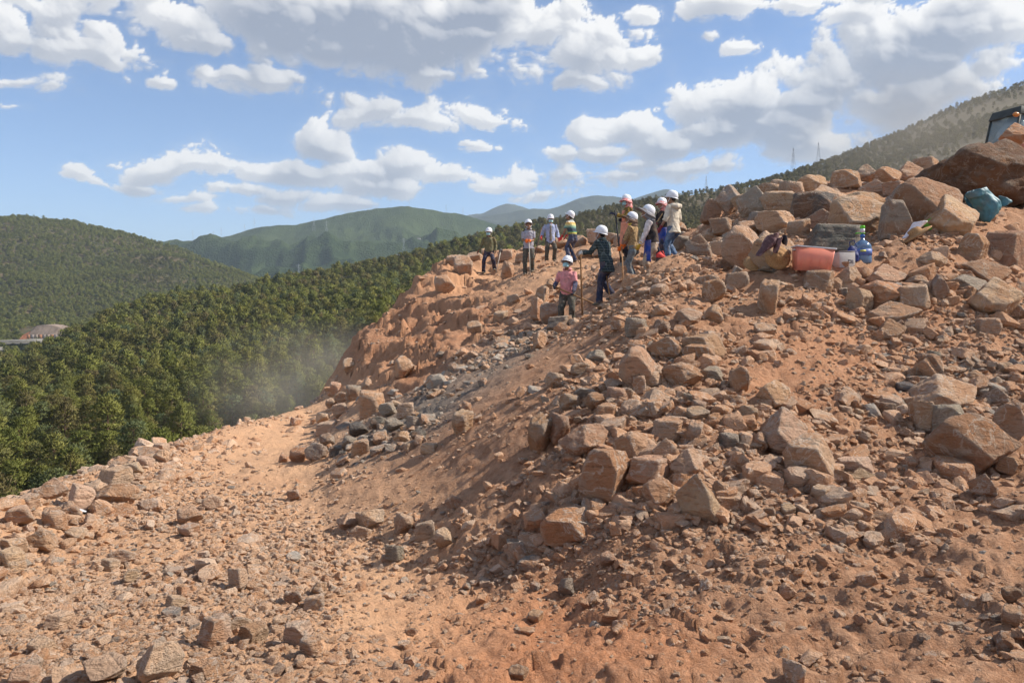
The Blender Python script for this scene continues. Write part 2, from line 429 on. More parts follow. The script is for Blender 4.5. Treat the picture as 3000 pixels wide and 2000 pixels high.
I, J = np.meshgrid(np.arange(NTH - 1), np.arange(NR - 1), indexing='ij')
q = (I * NR + J).ravel()
faces = np.stack([q, q + 1, q + NR + 1, q + NR], -1)[:, ::-1]
me = mesh_np("quarry_ground", np.stack([gx, gy, gz], -1), faces)
def set_attr(me, name, v):
    a = me.attributes.new(name, 'FLOAT', 'POINT'); a.data.foreach_set('value', np.asarray(v, np.float32))
set_attr(me, 'red', np.clip(zone(ppx, ppy, 1200, 1480, 460, 150, 4, .45) * .8 + zone(ppx, ppy, 1900, 830, 350, 110, -20, .6) * .35 + Z_FACE * .30, 0, 1))
set_attr(me, 'grey', np.clip(zone(ppx, ppy, 1080, 870, 190, 42, -33, .6) * .75 + zone(ppx, ppy, 900, 985, 120, 55, -20, .6) * .6, 0, 1))
set_attr(me, 'dust', np.clip(Z_TERR * .9 + zone(ppx, ppy, 1250, 620, 260, 60, -8, .5) * .5, 0, 1))
ground = obj("quarry_ground", me, M_SOIL); tag(ground, kind="structure")

# ------------------------------------------------------------------ wooded hills
TREE_H = 8.0
HP = []
def hp(px, py, d, drop=TREE_H): p = at(px, py, d); HP.append((p.x, p.y, p.z - drop))
for a in ((-300,1130,95),(0,1130,95),(200,1060,105),(430,975,122),(620,915,140),(760,850,160),(0,960,150),(300,885,185),(600,810,225),(850,720,245),(-400,950,150),
          (0,860,270),(300,790,310),(600,740,370),(-400,860,270),
          (900,760,210),(1100,680,260),(1400,600,300)): hp(*a)
SKY1 = [(-300,850,400),(-100,830,410),(60,795,420),(130,770,432),(205,742,460),(290,719,490),(357,702,520),(480,677,560),(623,647,600),(784,616,650),(1000,566,700),(1150,531,740),(1300,497,780),(1430,467,820),(1600,437,860),(1750,407,880),(1900,366,900),(2050,302,920),(2200,237,930),(2352,183,940),(2600,90,950)]
for a in SKY1:
    hp(a[0], a[1] + 24, a[2] * .82); hp(a[0], a[1] + 52, a[2] * .66)
    hp(*a); x, y, z = HP[-1]
    HP.append((x - 10, y + 70, z - 18)); HP.append((x - 20, y + 190, z - 60))
for x, y, z in ((0,30,-32),(-30,30,-34),(20,60,-14),(40,90,0),(80,60,5),(0,0,-34),(-80,20,-44),(60,20,0),(120,120,22),(-150,60,-45),(30,-20,-12),(250,150,70),(400,300,140)): HP.append((x, y, z))
HP = np.array(HP)
def warp2(x, y): return np.stack([np.arctan2(x, y + 60) * 2.0, np.log(np.hypot(x, y + 60))], -1)
hill_tps = TPS(warp2(HP[:, 0], HP[:, 1]), HP[:, 2], 1e-4)
def gridmesh(name, th0, th1, nth, r0, r1, nr, fz, off=60.0):
    a = np.linspace(th0, th1, nth); r = np.exp(np.linspace(math.log(r0), math.log(r1), nr))
    A, R = np.meshgrid(a, r, indexing='ij')
    x = (R * np.sin(A)).ravel(); y = (R * np.cos(A) - off).ravel(); z = fz(x, y)
    I, J = np.meshgrid(np.arange(nth - 1), np.arange(nr - 1), indexing='ij'); q = (I * nr + J).ravel()
    return mesh_np(name, np.stack([x, y, z], -1), np.stack([q, q + 1, q + nr + 1, q + nr], -1)[:, ::-1]), x, y, z
def Hh(x, y):
    x = np.asarray(x, float); y = np.asarray(y, float); r = np.hypot(x, y)
    z = hill_tps(warp2(x, y)) + fbm(xy0(x, y, .012), 4, .5, 51) * np.clip(r * .006, 0, 3.0) + fbm(xy0(x, y, .09), 3, .5, 53) * .8
    # keep clear below the quarry
    near = np.clip(1 - r / 95, 0, 1)
    return z - near * 6
LP = []
def lp(px, py, d): p = at(px, py, d); LP.append((p.x, p.y, p.z - 6))
LSKY = [(-700,470,1550),(-350,468,1540),(0,493,1520),(110,505,1510),(200,518,1490),(330,548,1460),(430,586,1420),(540,632,1370),(640,664,1330),(760,690,1300)]
for a in LSKY:
    lp(*a); x, y, z = LP[-1]; LP.append((x, y + 120, z - 25)); LP.append((x, y + 420, z - 140))
for a in ((-500,640,1150),(-250,690,950),(0,620,1120),(0,700,960),(60,742,850),(200,620,1180),(200,690,1010),(350,640,1200),(350,690,1060),(480,672,1150),(0,770,790),(150,750,830),(250,732,880),(-250,790,760),(-600,780,780),(500,690,1050),(640,700,1150)): lp(*a)
for x, y, z in ((-420,700,-52),(-300,690,-60),(-200,720,-70),(-560,650,-55),(-100,800,-85),(0,950,-95),(120,1150,-100),(-700,600,-50),(-600,500,-70)): LP.append((x, y, z))
LP = np.array(LP)
left_tps = TPS(warp2(LP[:, 0], LP[:, 1]), LP[:, 2], 1e-4)
def Hl(x, y):
    z = left_tps(warp2(np.asarray(x, float), np.asarray(y, float)))
    r = fbm(xy0(x, y, .0042), 4, .5, 61, True)
    return z + (r - .3) * 24 + fbm(xy0(x, y, .02), 3, .5, 63) * 3

def forest_floor():
    # drier, barer ground on the right flank
    m, t, b = new_mat("forest_floor")
    p = geopos(t); n = noise(t, p, .035, 6, .6); n2 = noise(t, p, .6, 5, .65)
    c = mixc(t, n.step(.35, .65), (.062, .068, .026), (.115, .085, .046))
    c = mixc(t, n2.step(.5, .75) * .6, c, (.17, .10, .06))
    c = mixc(t, attr(t, 'dry'), c, mixc(t, n2.step(.4, .65), (.17, .125, .078), (.11, .10, .05)))
    link(t, c, b.inputs['Base Color']); b.inputs['Roughness'].default_value = 1
    return m
M_FLOOR = forest_floor()
me, hx, hy_, hz = gridmesh("near_hillside", -1.05, 1.05, 420, 66, 1250, 300, Hh)
set_attr(me, "dry", np.clip((hx + 60) / 160, 0, 1) * np.clip((hy_ - 150) / 200, 0, 1))
tag(obj("near_hillside", me, M_FLOOR), kind="structure")
me, *_ = gridmesh("left_hill", -.95, .25, 300, 560, 2100, 240, Hl)
tag(obj("left_hill", me, M_FLOOR), kind="structure")

# far ranges: ridge crests with real slopes running down towards the valley
def far_material(name, c0, c1, sc):
    m, t, b = new_mat(name)
    p = geopos(t); n = noise(t, p, .0022 * sc, 7, .6); n2 = noise(t, p, .02 * sc, 5, .7); v = voro(t, p, .17 * sc)
    c = mixc(t, n.step(.38, .62), c0, c1)
    c = mixc(t, n2.step(.42, .7) * .5, c, tuple(k * 1.55 for k in c1))
    link(t, c, b.inputs['Base Color']); b.inputs['Roughness'].default_value = 1
    b.inputs['Specular IOR Level'].default_value = .05
    bump(t, b, v * -.5 + n2 * 1.2, 9.0, .6)
    return m
def far_range(name, crest, d, depth, foot, seed, mat, rough_k, n=420, m=110):
    xs = [(px - CX) / F * d for px, py in crest]; zs = [CAM_Z + (HY - py) / F * d for px, py in crest]
    x = np.linspace(xs[0], xs[-1], n)
    zc = np.interp(x, xs, zs)
    k = max(3, n // 60); zc = np.convolve(np.pad(zc, k, 'edge'), np.ones(2 * k + 1) / (2 * k + 1), 'valid')
    t = np.linspace(-.35, 1, m)             # <0 far side, 1 = foot
    X, T = np.meshgrid(x, t, indexing='ij'); Zc = np.repeat(zc[:, None], m, 1)
    Y = d - T * depth
    prof = np.where(T >= 0, 1 - np.abs(T) ** .85, 1 - np.abs(T) * 1.6)
    Z = foot + (Zc - foot) * prof
    amp = rough_k * np.clip(np.abs(T) * 3.2 + .04, 0, 1)
    rg = fbm(xy0((X + .25 * Y).ravel(), Y.ravel() * .8, 3.2 / depth), 5, .5, seed, True).reshape(X.shape)
    Z = Z + (rg - .25) * amp
    Z = Z + fbm(xy0(X.ravel(), Y.ravel(), 26 / depth), 4, .55, seed + 9).reshape(X.shape) * rough_k * .05
    Xs = X * (Y / d) ** 0.0
    I, J = np.meshgrid(np.arange(n - 1), np.arange(m - 1), indexing='ij'); q = (I * m + J).ravel()
    me = mesh_np(name, np.stack([Xs.ravel(), Y.ravel(), Z.ravel()], -1), np.stack([q, q + m, q + m + 1, q + 1], -1)[:, ::-1])
    o = obj(name, me, mat); tag(o, kind="structure"); return o
MF1 = far_material("far_woods", (.026, .042, .017), (.050, .068, .024), 1.0)
MF2 = far_material("far_mountain", (.035, .043, .030), (.055, .060, .036), .6)
far_range("far_hill", [(150,600),(300,586),(390,572),(470,555),(540,537),(600,521),(640,514),(680,516),(720,506),(760,497),(800,489),(850,478),(900,473),(945,471),(990,478),(1040,488),(1090,500),(1150,515),(1250,540),(1400,560)], 3100, 1750, -150, 71, MF1, 165)
far_range("far_ridge", [(900,560),(1040,512),(1100,498),(1160,488),(1210,478),(1250,480),(1290,473),(1330,455),(1370,447),(1420,449),(1450,458),(1480,446),(1530,432),(1570,445),(1640,470),(1800,490)], 5200, 2200, -120, 77, MF2, 170)
far_range("far_peak", [(800,540),(1000,508),(1070,495),(1110,488),(1140,474),(1165,467),(1172,464),(1190,472),(1220,482),(1300,490),(1500,500)], 6400, 2000, -100, 83, MF2, 170)
far_range("valley_slope", [(-900,640),(-300,620),(200,630),(520,655),(700,668),(900,690),(1300,700)], 1900, 700, -180, 87, MF1, 40, 200, 60)
# plain that carries everything out to the horizon
me = mesh_np("valley_floor", [(-12000, -1500, -190), (12000, -1500, -190), (12000, 12400, -190), (-12000, 12400, -190)], [(0, 1, 2, 3)])
tag(obj("valley_floor", me, M_FLOOR), kind="structure")

# ------------------------------------------------------------------ sky dome carrying the cumulus
R_SKY = 30000.0
def blobs(az, el):
    B = np.full(az.shape, -1.5)
    for (px, py, hw, hh, wgt) in CLOUDS:
        X, Z = (px - CX) / F, (HY - py) / F
        a = math.atan(X); e = math.atan(Z / math.sqrt(1 + X * X))
        ra = hw / F / (1 + X * X); re = hh / F / math.sqrt(1 + X * X)
        dx = (az - a) / ra; dy = (el - e); dy = np.maximum(dy, dy * -1.3) / re
        b = (1 - np.sqrt(dx * dx + dy * dy)) * wgt
        k = .07; h = np.clip(.5 + .5 * (B - b) / k, 0, 1)
        B = b * (1 - h) + B * h + k * h * (1 - h)
    return B
def cloud_density(az, el, octv):
    p = np.stack([az, el * 1.45, np.zeros_like(az)], -1)
    wx = fbm(p * 14, 4, .5, 301); wy = fbm(p * 14 + 5.1, 4, .5, 302)
    a1 = az + wx * .026; e1 = el + wy * .013
    B = blobs(a1, e1)
    q = np.stack([a1, e1 * 1.25, np.full_like(az, .3)], -1)
    n = fbm(q * 17, octv, .58, 305)
    bil, am, tot = 0, 1.0, 0                                  # billowing lobes
    for k in range(max(2, octv - 2)):
        bil = bil + am * np.abs(vnoise(q * 30 * 2.05 ** k + 3.1 * k, 340 + k)); tot += am; am *= .62
    bil = bil / tot
    big = fbm(q * 6.0 + 2.2, 3, .5, 309)
    d = np.minimum(B, .62 + .25 * B) + n * .66 + big * .32 + (bil - .33) * 1.25 + .06
    f = np.clip((np.abs(az) - .8) / .35, 0, 1); f = np.maximum(f, np.clip((el - .5) / .3, 0, 1))
    gen = fbm(p * 3.1 + 9.0, octv, .55, 311) * 2.2 - .15
    # the sun itself stands in a gap
    sx = np.abs(np.angle(np.exp(1j * (az - rad(SUN_AZ))))) ; gap = np.clip(1.6 - np.hypot(sx, el - rad(SUN_EL)) / .22, 0, 1)
    d = d * (1 - f) + np.maximum(gen, d) * f - gap * 3
    return d
def sky_grid(az, el):
    A, E = np.meshgrid(az, el, indexing='ij')
    return A.ravel(), E.ravel(), A.shape
st = 1 / 640.0
az_f = np.arange(-.68, .68, st); el_f = np.arange(-.03, .44, st)
A, E, shp = sky_grid(az_f, el_f)
Df = cloud_density(A, E, 7).reshape(shp)
dpos = np.clip(Df, 0, 1.2)
occ = np.zeros_like(Df)
for k in range(1, 15):                                  # self shadowing towards the sun
    sx_, sy_ = int(round(k * 2.6)), int(round(k * 3.2))
    sh = np.zeros_like(dpos); sh[:shp[0] - sx_, :shp[1] - sy_] = dpos[sx_:, sy_:]
    sh[shp[0] - sx_:, :] = dpos[shp[0] - sx_:, :]; sh[:, shp[1] - sy_:] = dpos[:, shp[1] - sy_:]
    occ += sh * .13 * (1 - k / 20)
edge = np.clip(Df / .45, 0, 1)
hgt = np.sqrt(np.clip(Df, 0, 2.0) + .02) * .060                       # swelling of the cloud towards the viewer
hf = hgt.copy()
for _ in range(16):
    hgt = (hgt + np.roll(hgt, 1, 0) + np.roll(hgt, -1, 0) + np.roll(hgt, 1, 1) + np.roll(hgt, -1, 1)) / 5
hgt = hgt * .86 + hf * .14; ga, ge = np.gradient(hgt, st)
nl = 1 / np.sqrt(1 + ga ** 2 + ge ** 2)
lam = np.clip((-ga * .52 - ge * .80 + .22) * nl, 0, 1)
lit_f = .02 + .50 * lam + .74 * np.exp(-2.1 * occ) + .10 * (1 - edge)
thick = dpos.copy()
for _ in range(60):
    thick = (thick + np.roll(thick, 3, 0) + np.roll(thick, -3, 0) + np.roll(thick, 2, 1) + np.roll(thick, -2, 1)) / 5
lit_f = lit_f - .62 * np.clip(thick - .46, 0, .6)
az_c = np.concatenate([np.linspace(.675, 2 * math.pi - .675, 170)]); el_c = np.linspace(-.03, 1.35, 60)
A2, E2, shp2 = sky_grid(az_c, el_c); A2 = np.where(A2 > math.pi, A2 - 2 * math.pi, A2)
D2 = cloud_density(A2, E2, 5).reshape(shp2)
A3, E3, shp3 = sky_grid(np.linspace(-.68, .68, 60), np.linspace(.435, 1.35, 40))
D3 = cloud_density(A3, E3, 5).reshape(shp3)
Vs, Fs, Al, Li = [], [], [], []
base = 0
for (a_, e_, d_, l_, sp_) in ((A, E, Df, lit_f, shp), (A2, E2, D2, np.clip(.75 - D2 * .3, .25, .9), shp2), (A3, E3, D3, np.clip(.75 - D3 * .3, .25, .9), shp3)):
    Vs.append(np.stack([np.sin(a_) * np.cos(e_), np.cos(a_) * np.cos(e_), np.sin(e_)], -1) * R_SKY)
    I, J = np.meshgrid(np.arange(sp_[0] - 1), np.arange(sp_[1] - 1), indexing='ij'); q = (I * sp_[1] + J).ravel() + base
    Fs.append(np.stack([q, q + 1, q + sp_[1] + 1, q + sp_[1]], -1)); base += len(a_)
    al = np.clip((d_ - .0) / (.15 + .42 * np.clip(1 - l_, 0, 1)), 0, 1); al = al * al * (3 - 2 * al)
    veil = np.clip((d_ + .75) / 1.0, 0, 1) ** 2 * (.12 + .16 * np.clip(1 - e_.reshape(sp_) / .2, 0, 1)); al = 1 - (1 - al) * (1 - veil)
    el2 = e_.reshape(sp_)
    al = al * np.clip((el2 - .0) / .05, 0, 1) * np.clip(.42 + el2 / .22, 0, 1)
    Al.append(al.ravel()); Li.append(np.clip(l_, 0, 1.1).ravel())
me = mesh_np("sky", np.concatenate(Vs), np.concatenate(Fs))
set_attr(me, 'alpha', np.concatenate(Al)); set_attr(me, 'lit', np.concatenate(Li))
M_SKY = bpy.data.materials.new("cloud_sky"); M_SKY.use_nodes = True
t = M_SKY.node_tree; t.nodes.clear()
mo = t.nodes.new('ShaderNodeOutputMaterial'); em = t.nodes.new('ShaderNodeEmission'); tr = t.nodes.new('ShaderNodeBsdfTransparent'); mx = t.nodes.new('ShaderNodeMixShader')
link(t, mixc(t, attr(t, 'lit'), (.215, .245, .315), (.68, .67, .66)), em.inputs[0])
link(t, attr(t, 'alpha'), mx.inputs[0]); t.links.new(tr.outputs[0], mx.inputs[1]); t.links.new(em.outputs[0], mx.inputs[2]); t.links.new(mx.outputs[0], mo.inputs[0])
M_SKY.cycles.emission_sampling = 'NONE'
tag(obj("sky", me, M_SKY), kind="structure")

# ------------------------------------------------------------------ haze
M_HAZE = bpy.data.materials.new("haze"); M_HAZE.use_nodes = True
t = M_HAZE.node_tree; t.nodes.clear()
pvn = t.nodes.new('ShaderNodeVolumePrincipled'); mo = t.nodes.new('ShaderNodeOutputMaterial')
pvn.inputs['Color'].default_value = (.72, .86, 1.0, 1); pvn.inputs['Density'].default_value = 0.95e-4; pvn.inputs['Anisotropy'].default_value = .1
t.links.new(pvn.outputs[0], mo.inputs['Volume'])
def boxmesh(name, x0, x1, y0, y1, z0, z1):
    V = [(x, y, z) for x in (x0, x1) for y in (y0, y1) for z in (z0, z1)]
    return mesh_np(name, V, [(0, 1, 3, 2), (4, 6, 7, 5), (0, 4, 5, 1), (2, 3, 7, 6), (0, 2, 6, 4), (1, 5, 7, 3)], False)
tag(obj("haze", boxmesh("haze", -12100, 12100, -1600, 12500, -191.5, 920), M_HAZE), kind="stuff")
# ------------------------------------------------------------------ rocks
def ico(sub):
    bm = bmesh.new(); bmesh.ops.create_icosphere(bm, subdivisions=sub, radius=1.0)
    V = np.array([v.co for v in bm.verts]); Fc = np.array([[v.index for v in f.verts] for f in bm.faces]); bm.free()
    return V, Fc
ICO = {k: ico(k) for k in (2, 3, 4, 5)}
def rock_mesh(name, seed, sub, npl=13, p=26, rough=.035, asp=(1, .85, .7), smooth=True):
    rng = np.random.default_rng(seed)
    D, Fc = ICO[sub]
    # a skewed broken block: three pairs of cleavage planes plus a few oblique breaks
    Q_, _r = np.linalg.qr(rng.normal(size=(3, 3)))
    Nn = np.concatenate([Q_ + rng.normal(0, .20, (3, 3)), -Q_ + rng.normal(0, .20, (3, 3)), rng.normal(size=(npl, 3))])
    Nn /= np.linalg.norm(Nn, axis=1)[:, None]
    dist = np.concatenate([rng.uniform(.66, 1.0, 6), rng.uniform(.80, 1.12, npl)])
    c = np.clip(D @ Nn.T, 0, None) / dist[None, :]
    r = np.minimum((c ** p).sum(1) ** (-1.0 / p), 1.7)
    P = D * r[:, None]
    # small chips knocked off the edges
    if sub >= 4:
        N2 = rng.normal(size=(22, 3)); N2 /= np.linalg.norm(N2, axis=1)[:, None]
        rm = r.mean(); c2 = np.clip(D @ N2.T, 1e-6, None); lim = (rm * rng.uniform(1.06, 1.36, 22))[None, :] / c2
        r = np.minimum(r, lim.min(1)); P = D * r[:, None]
    if sub >= 4:
        q = P * 1.9 + seed
        r2 = fbm(q, 5, .55, seed) * rough * 1.7 + np.abs(fbm(q * 2.3, 4, .6, seed + 5)) * rough * 1.0
        # bedding steps
        b = P @ Nn[0]; r2 = r2 + rough * .5 * np.tanh(6 * np.sin(b * 9 + fbm(q, 3, .5, seed + 2) * 1.5)) * .5
        P = P + D * r2[:, None]
    elif rough > 0:
        P = P + D * (fbm(P * 1.7 + seed, 3, .5, seed) * rough * 1.6)[:, None]
    P = P * np.array(asp)
    lo, hi = P.min(0), P.max(0)
    P = (P - (lo + hi) / 2) / (hi - lo)          # unit bounding box
    return mesh_np(name, P, Fc, smooth)
BIG = [rock_mesh("boulder_shape", 100 + i, 5, 2 + i % 4, 70, .05, ((1, .8, .7), (1, .7, .55), (1, .9, .85))[i % 3]) for i in range(12)]
MED = [rock_mesh("rock_shape", 300 + i, 4, 2 + i % 4, 60, .05, ((1, .8, .65), (1, .7, .5), (1, .9, .8))[i % 3]) for i in range(12)]
SML = [rock_mesh("stone_shape", 500 + i, 3, 2 + i % 4, 40, .05, ((1, .8, .6), (1, .7, .45), (1, .9, .75))[i % 3], False) for i in range(10)]
TIN = [rock_mesh("pebble_shape", 700 + i, 2, 2 + i % 3, 30, .05, ((1, .8, .6), (1, .7, .45), (1, .9, .7))[i % 3], False) for i in range(8)]
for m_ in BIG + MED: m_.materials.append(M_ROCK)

TONE = {'o': ((.58, .345, .213), 'orange brown'), 't': ((.60, .395, .26), 'tan'), 'b': ((.50, .29, .178), 'rusty brown'),
        'g': ((.42, .345, .275), 'grey'), 'd': ((.25, .225, .20), 'dark grey'), 'p': ((.70, .47, .315), 'pale buff'), 'r': ((.58, .30, .172), 'reddish orange')}
rr = random.Random(5)
ROCKS = []     # (object, px, py, width px, tone key)
LIFT = []
def add_rock(px, py, w, h, tone='o', shape=None, rz=None, roll=0.0, big=None, d=None, sink=.16, label=None, depth_k=None, name=None):
    """px, py: middle of the rock's foot in the photograph; w, h: its size there"""
    if d is None:
        p = hit(px, py)
        if p is None: return None
    else:
        x = (px - CX) / F * d; p = Vector((x, d, float(H(x, d)[0])))
    d = p.y
    W = w / F * d * 1.06; Hh_ = h / F * d * 1.22
    use_big = big if big is not None else (w >= 60)
    lst = BIG if use_big else MED
    i = (rr.randrange(len(lst)) if shape is None else shape % len(lst))
    o = bpy.data.objects.new(name or ("boulder" if use_big else "rock"), lst[i]); COL.objects.link(o)
    dk = depth_k or rr.uniform(.75, 1.0)
    D_ = max(W, Hh_) * dk if W < 2 * Hh_ else W * .7 * dk
    k = rr.randrange(2)
    rz = rr.uniform(-.35, .35) if rz is None else rz
    # local axes: keep the photographed width and height whichever way it is turned
    o.scale = (W, D_, Hh_)
    o.rotation_euler = (rr.uniform(-.12, .12), roll + rr.uniform(-.08, .08), rz + k * math.pi)
    o.location = (p.x, p.y + D_ * .22, p.z + Hh_ * (.5 - sink))
    c = TONE[tone][0]; j = rr.uniform(.9, 1.1)
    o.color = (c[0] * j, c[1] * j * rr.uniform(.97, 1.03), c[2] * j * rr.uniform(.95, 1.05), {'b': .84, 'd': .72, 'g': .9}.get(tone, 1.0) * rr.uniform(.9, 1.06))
    ROCKS.append([o, px, py - h * .5, w, tone, label])
    return o

# hand-placed: foot column, foot row, width, height, tone
HAND = [
 # boulder field on the skyline, right of the workers
 (1685,490,70,58,'g'),(1725,452,70,30,'t'),(1740,496,74,60,'g'),(1641,510,58,44,'o'),(1775,432,46,34,'t'),(1825,440,44,48,'t'),(1868,426,56,46,'o'),
 (1898,468,104,68,'t'),(1808,494,104,50,'t'),(1888,515,110,64,'d'),(1988,466,110,50,'t'),(1981,540,104,84,'t'),(1898,534,80,46,'b'),(1788,530,80,42,'o'),
 (1935,578,150,68,'d'),(1711,612,122,94,'t'),(1783,614,96,80,'t'),(1606,590,62,52,'g'),(1652,590,38,36,'t'),(2061,545,60,72,'g'),(2088,462,72,64,'g'),
 (2150,528,132,112,'b'),(2197,540,118,84,'t'),(2241,598,76,62,'t'),(2318,612,96,82,'b'),(2148,614,70,36,'t'),(2271,654,120,58,'b'),(2041,660,96,54,'o'),
 (1772,722,46,80,'o'),(1888,666,82,46,'g'),(1955,668,62,52,'t'),(2031,712,104,64,'r'),(2055,744,126,52,'o'),(1978,718,60,52,'t'),(2108,706,90,50,'t'),
 (2158,690,60,58,'g'),(2235,678,98,46,'g'),(2298,724,112,84,'t'),(2330,728,80,36,'g'),(1638,694,50,52,'o'),(1692,664,48,36,'t'),(1640,744,42,42,'o'),
 (2050,782,70,48,'b'),(1621,826,96,56,'o'),(2141,874,64,60,'b'),(2271,768,46,38,'o'),(1560,540,40,30,'b'),(1590,520,44,34,'o'),(1660,540,50,34,'b'),
 (1950,410,60,40,'o'),(2000,398,64,44,'t'),(2046,402,56,44,'o'),(2092,394,54,46,'o'),(2135,394,50,54,'o'),(1935,402,34,30,'t'),(1830,398,30,24,'o'),(1790,410,28,22,'t'),
 (2020,428,60,36,'o'),(2063,430,50,36,'r'),(1850,458,40,34,'t'),(1570,568,36,28,'g'),(1630,560,46,34,'t'),(1725,545,50,34,'o'),(1838,542,44,34,'t'),(1742,520,40,30,'g'),
 # middle of the slope
 (1463,884,112,86,'o'),(1568,884,86,50,'o'),(1540,824,94,50,'o'),(1614,836,98,46,'o'),(1277,890,44,34,'t'),(1492,886,56,32,'t'),(1370,838,50,34,'g'),
 (1333,862,44,28,'g'),(1242,1046,58,86,'b'),(1287,1018,50,66,'b'),(1351,1052,130,70,'o'),(1453,1066,84,70,'o'),(1533,1068,64,56,'o'),(1392,1156,124,120,'o'),
 (1498,1110,108,58,'o'),(1591,1106,96,70,'t'),(1514,1164,70,62,'o'),(1610,1196,98,100,'t'),(1306,1246,126,66,'r'),(1543,1012,94,46,'o'),(1191,1280,58,34,'g'),
 (1783,938,72,62,'o'),(1808,1040,114,100,'t'),(1869,1100,124,92,'t'),(1968,1092,92,34,'p'),(1837,950,78,32,'r'),(2144,878,66,60,'o'),(2183,944,172,76,'t'),
 (2125,996,50,74,'t'),(2186,992,88,62,'g'),(2247,1086,204,132,'b'),(2333,1004,80,84,'t'),(2266,1144,66,52,'b'),(1888,1152,42,34,'t'),(1975,1186,58,32,'p'),
 (2045,1212,68,28,'o'),(2039,1238,44,34,'b'),(1980,1110,62,32,'t'),(1640,880,60,34,'g'),(1700,905,44,60,'o'),(1420,925,46,34,'o'),(1372,936,52,34,'t'),
 (1455,955,50,36,'t'),(1500,960,44,34,'p'),(1395,975,60,42,'o'),(1590,930,38,26,'g'),(1650,985,46,34,'o'),(1605,968,52,32,'t'),(1690,935,58,26,'o'),(1725,975,42,34,'t'),
 (1680,1030,44,34,'g'),(1745,1035,36,40,'o'),(1440,925,30,34,'t'),(1600,1020,36,50,'o'),(1310,940,48,34,'t'),(1465,905,28,38,'t'),(2090,905,56,26,'d'),
 (2300,935,60,40,'g'),(2325,1090,60,40,'o'),(1660,1150,36,40,'o'),(1435,1110,40,40,'o'),(2110,660,50,28,'o'),
 (1240,800,30,40,'o'),(1420,760,34,24,'o'),(1520,770,40,34,'g'),(1465,770,48,40,'g'),(1585,745,60,36,'t'),(1760,770,50,26,'t'),(1480,680,36,18,'t'),(1625,655,44,22,'t'),
 # gully and its foot
 (851,956,58,56,'o'),(928,868,48,50,'o'),(800,856,28,32,'p'),(1061,1000,48,54,'t'),(1070,952,24,28,'t'),(749,996,48,26,'t'),(752,1026,34,30,'g'),
 (726,1058,42,40,'g'),(686,1062,46,34,'r'),(650,1062,22,16,'r'),(826,1046,40,34,'o'),(823,1002,44,30,'d'),(872,1022,34,30,'o'),(678,978,26,18,'r'),(780,956,38,30,'t'),
 (812,920,36,34,'g'),(840,905,24,34,'t'),(785,925,30,24,'o'),(760,935,26,20,'t'),(890,955,40,30,'g'),(930,960,38,32,'t'),(905,990,46,28,'g'),(868,985,34,26,'d'),
 (950,985,34,30,'g'),(800,1030,36,26,'g'),(770,1048,30,22,'d'),(920,1020,38,28,'o'),(960,1010,30,22,'d'),(845,1030,26,20,'g'),(740,970,30,22,'p'),(985,1040,36,22,'p'),
 # the worked face and the ledge
 (1022,676,46,44,'o'),(1064,628,46,42,'o'),(1040,612,34,26,'o'),(1165,640,30,40,'o'),(1245,702,26,44,'o'),(1262,668,18,26,'o'),
 (1262,745,44,50,'o'),(1235,735,28,50,'r'),(1288,756,66,30,'g'),(1205,600,40,20,'t'),(1290,570,44,24,'o'),(1330,566,36,26,'t'),(1372,560,50,34,'o'),(1408,560,40,26,'t'),(1160,598,34,22,'o'),
 (1120,590,30,20,'o'),(1090,600,34,22,'t'),(1385,590,46,22,'p'),(1345,592,36,20,'o'),(1430,566,40,28,'o'),(1240,580,30,16,'t'),(1090,770,36,26,'t'),
 (1150,740,34,24,'t'),(1180,700,30,20,'p'),(770,905,26,26,'o'),(1010,830,22,16,'g'),
 # rim and terrace
 (114,1146,76,44,'p'),(180,1176,58,60,'p'),(257,1118,72,40,'p'),(257,1158,104,44,'p'),(367,1062,36,28,'p'),(88,1264,68,44,'p'),(22,1276,60,38,'p'),(160,1196,42,32,'p'),
 (22,1312,50,46,'p'),(433,1206,58,42,'t'),(488,1172,42,32,'p'),(430,1234,50,28,'p'),(675,1148,32,22,'o'),(800,1216,60,34,'p'),(848,1212,68,40,'t'),(828,1238,42,30,'t'),
 (543,1352,42,46,'p'),(488,1482,66,60,'p'),(352,1572,94,84,'p'),(227,1566,98,50,'p'),(550,1452,46,34,'p'),(576,1478,66,42,'p'),(682,1478,66,46,'p'),(711,1508,46,38,'o'),
 (730,1372,36,32,'t'),(48,1578,54,42,'p'),(470,1560,76,36,'p'),(928,1226,42,40,'p'),(975,1240,46,40,'t'),(1020,1262,40,44,'p'),(1042,1170,34,32,'o'),(905,1290,44,36,'g'),(300,1090,46,26,'p'),
 (330,1074,36,24,'p'),(410,1030,26,18,'p'),(215,1140,40,32,'p'),(60,1170,44,34,'p'),(40,1206,56,40,'p'),(120,1210,48,36,'p'),(165,1240,50,28,'p'),(280,1296,50,30,'p'),(250,1310,40,24,'p'),
 (670,1390,40,34,'t'),(720,1400,46,28,'p'),(640,1440,30,24,'p'),(300,1340,32,30,'t'),(400,1400,46,26,'p'),(130,1440,60,28,'p'),(90,1500,56,26,'p'),(1300,1370,36,40,'g'),(1190,1560,40,26,'o'),
 (2330,1440,46,44,'o'),(2325,1380,40,30,'b'),(2310,1500,60,44,'b'),(1400,1300,40,30,'o'),(945,1460,24,18,'o'),(1230,1430,36,24,'o'),
]
for i, a in enumerate(HAND):
    k_ = 1.16 if a[1] < 560 and a[0] > 1590 else 1.0
    sh_ = 22 if (a[1] < 475 and a[0] > 1690) else 0; hk_ = .86 if sh_ else 1.0
    add_rock(a[0], a[1] + sh_, a[2] * k_, a[3] * k_ * hk_, tone=a[4], shape=i * 7 + i // 5)
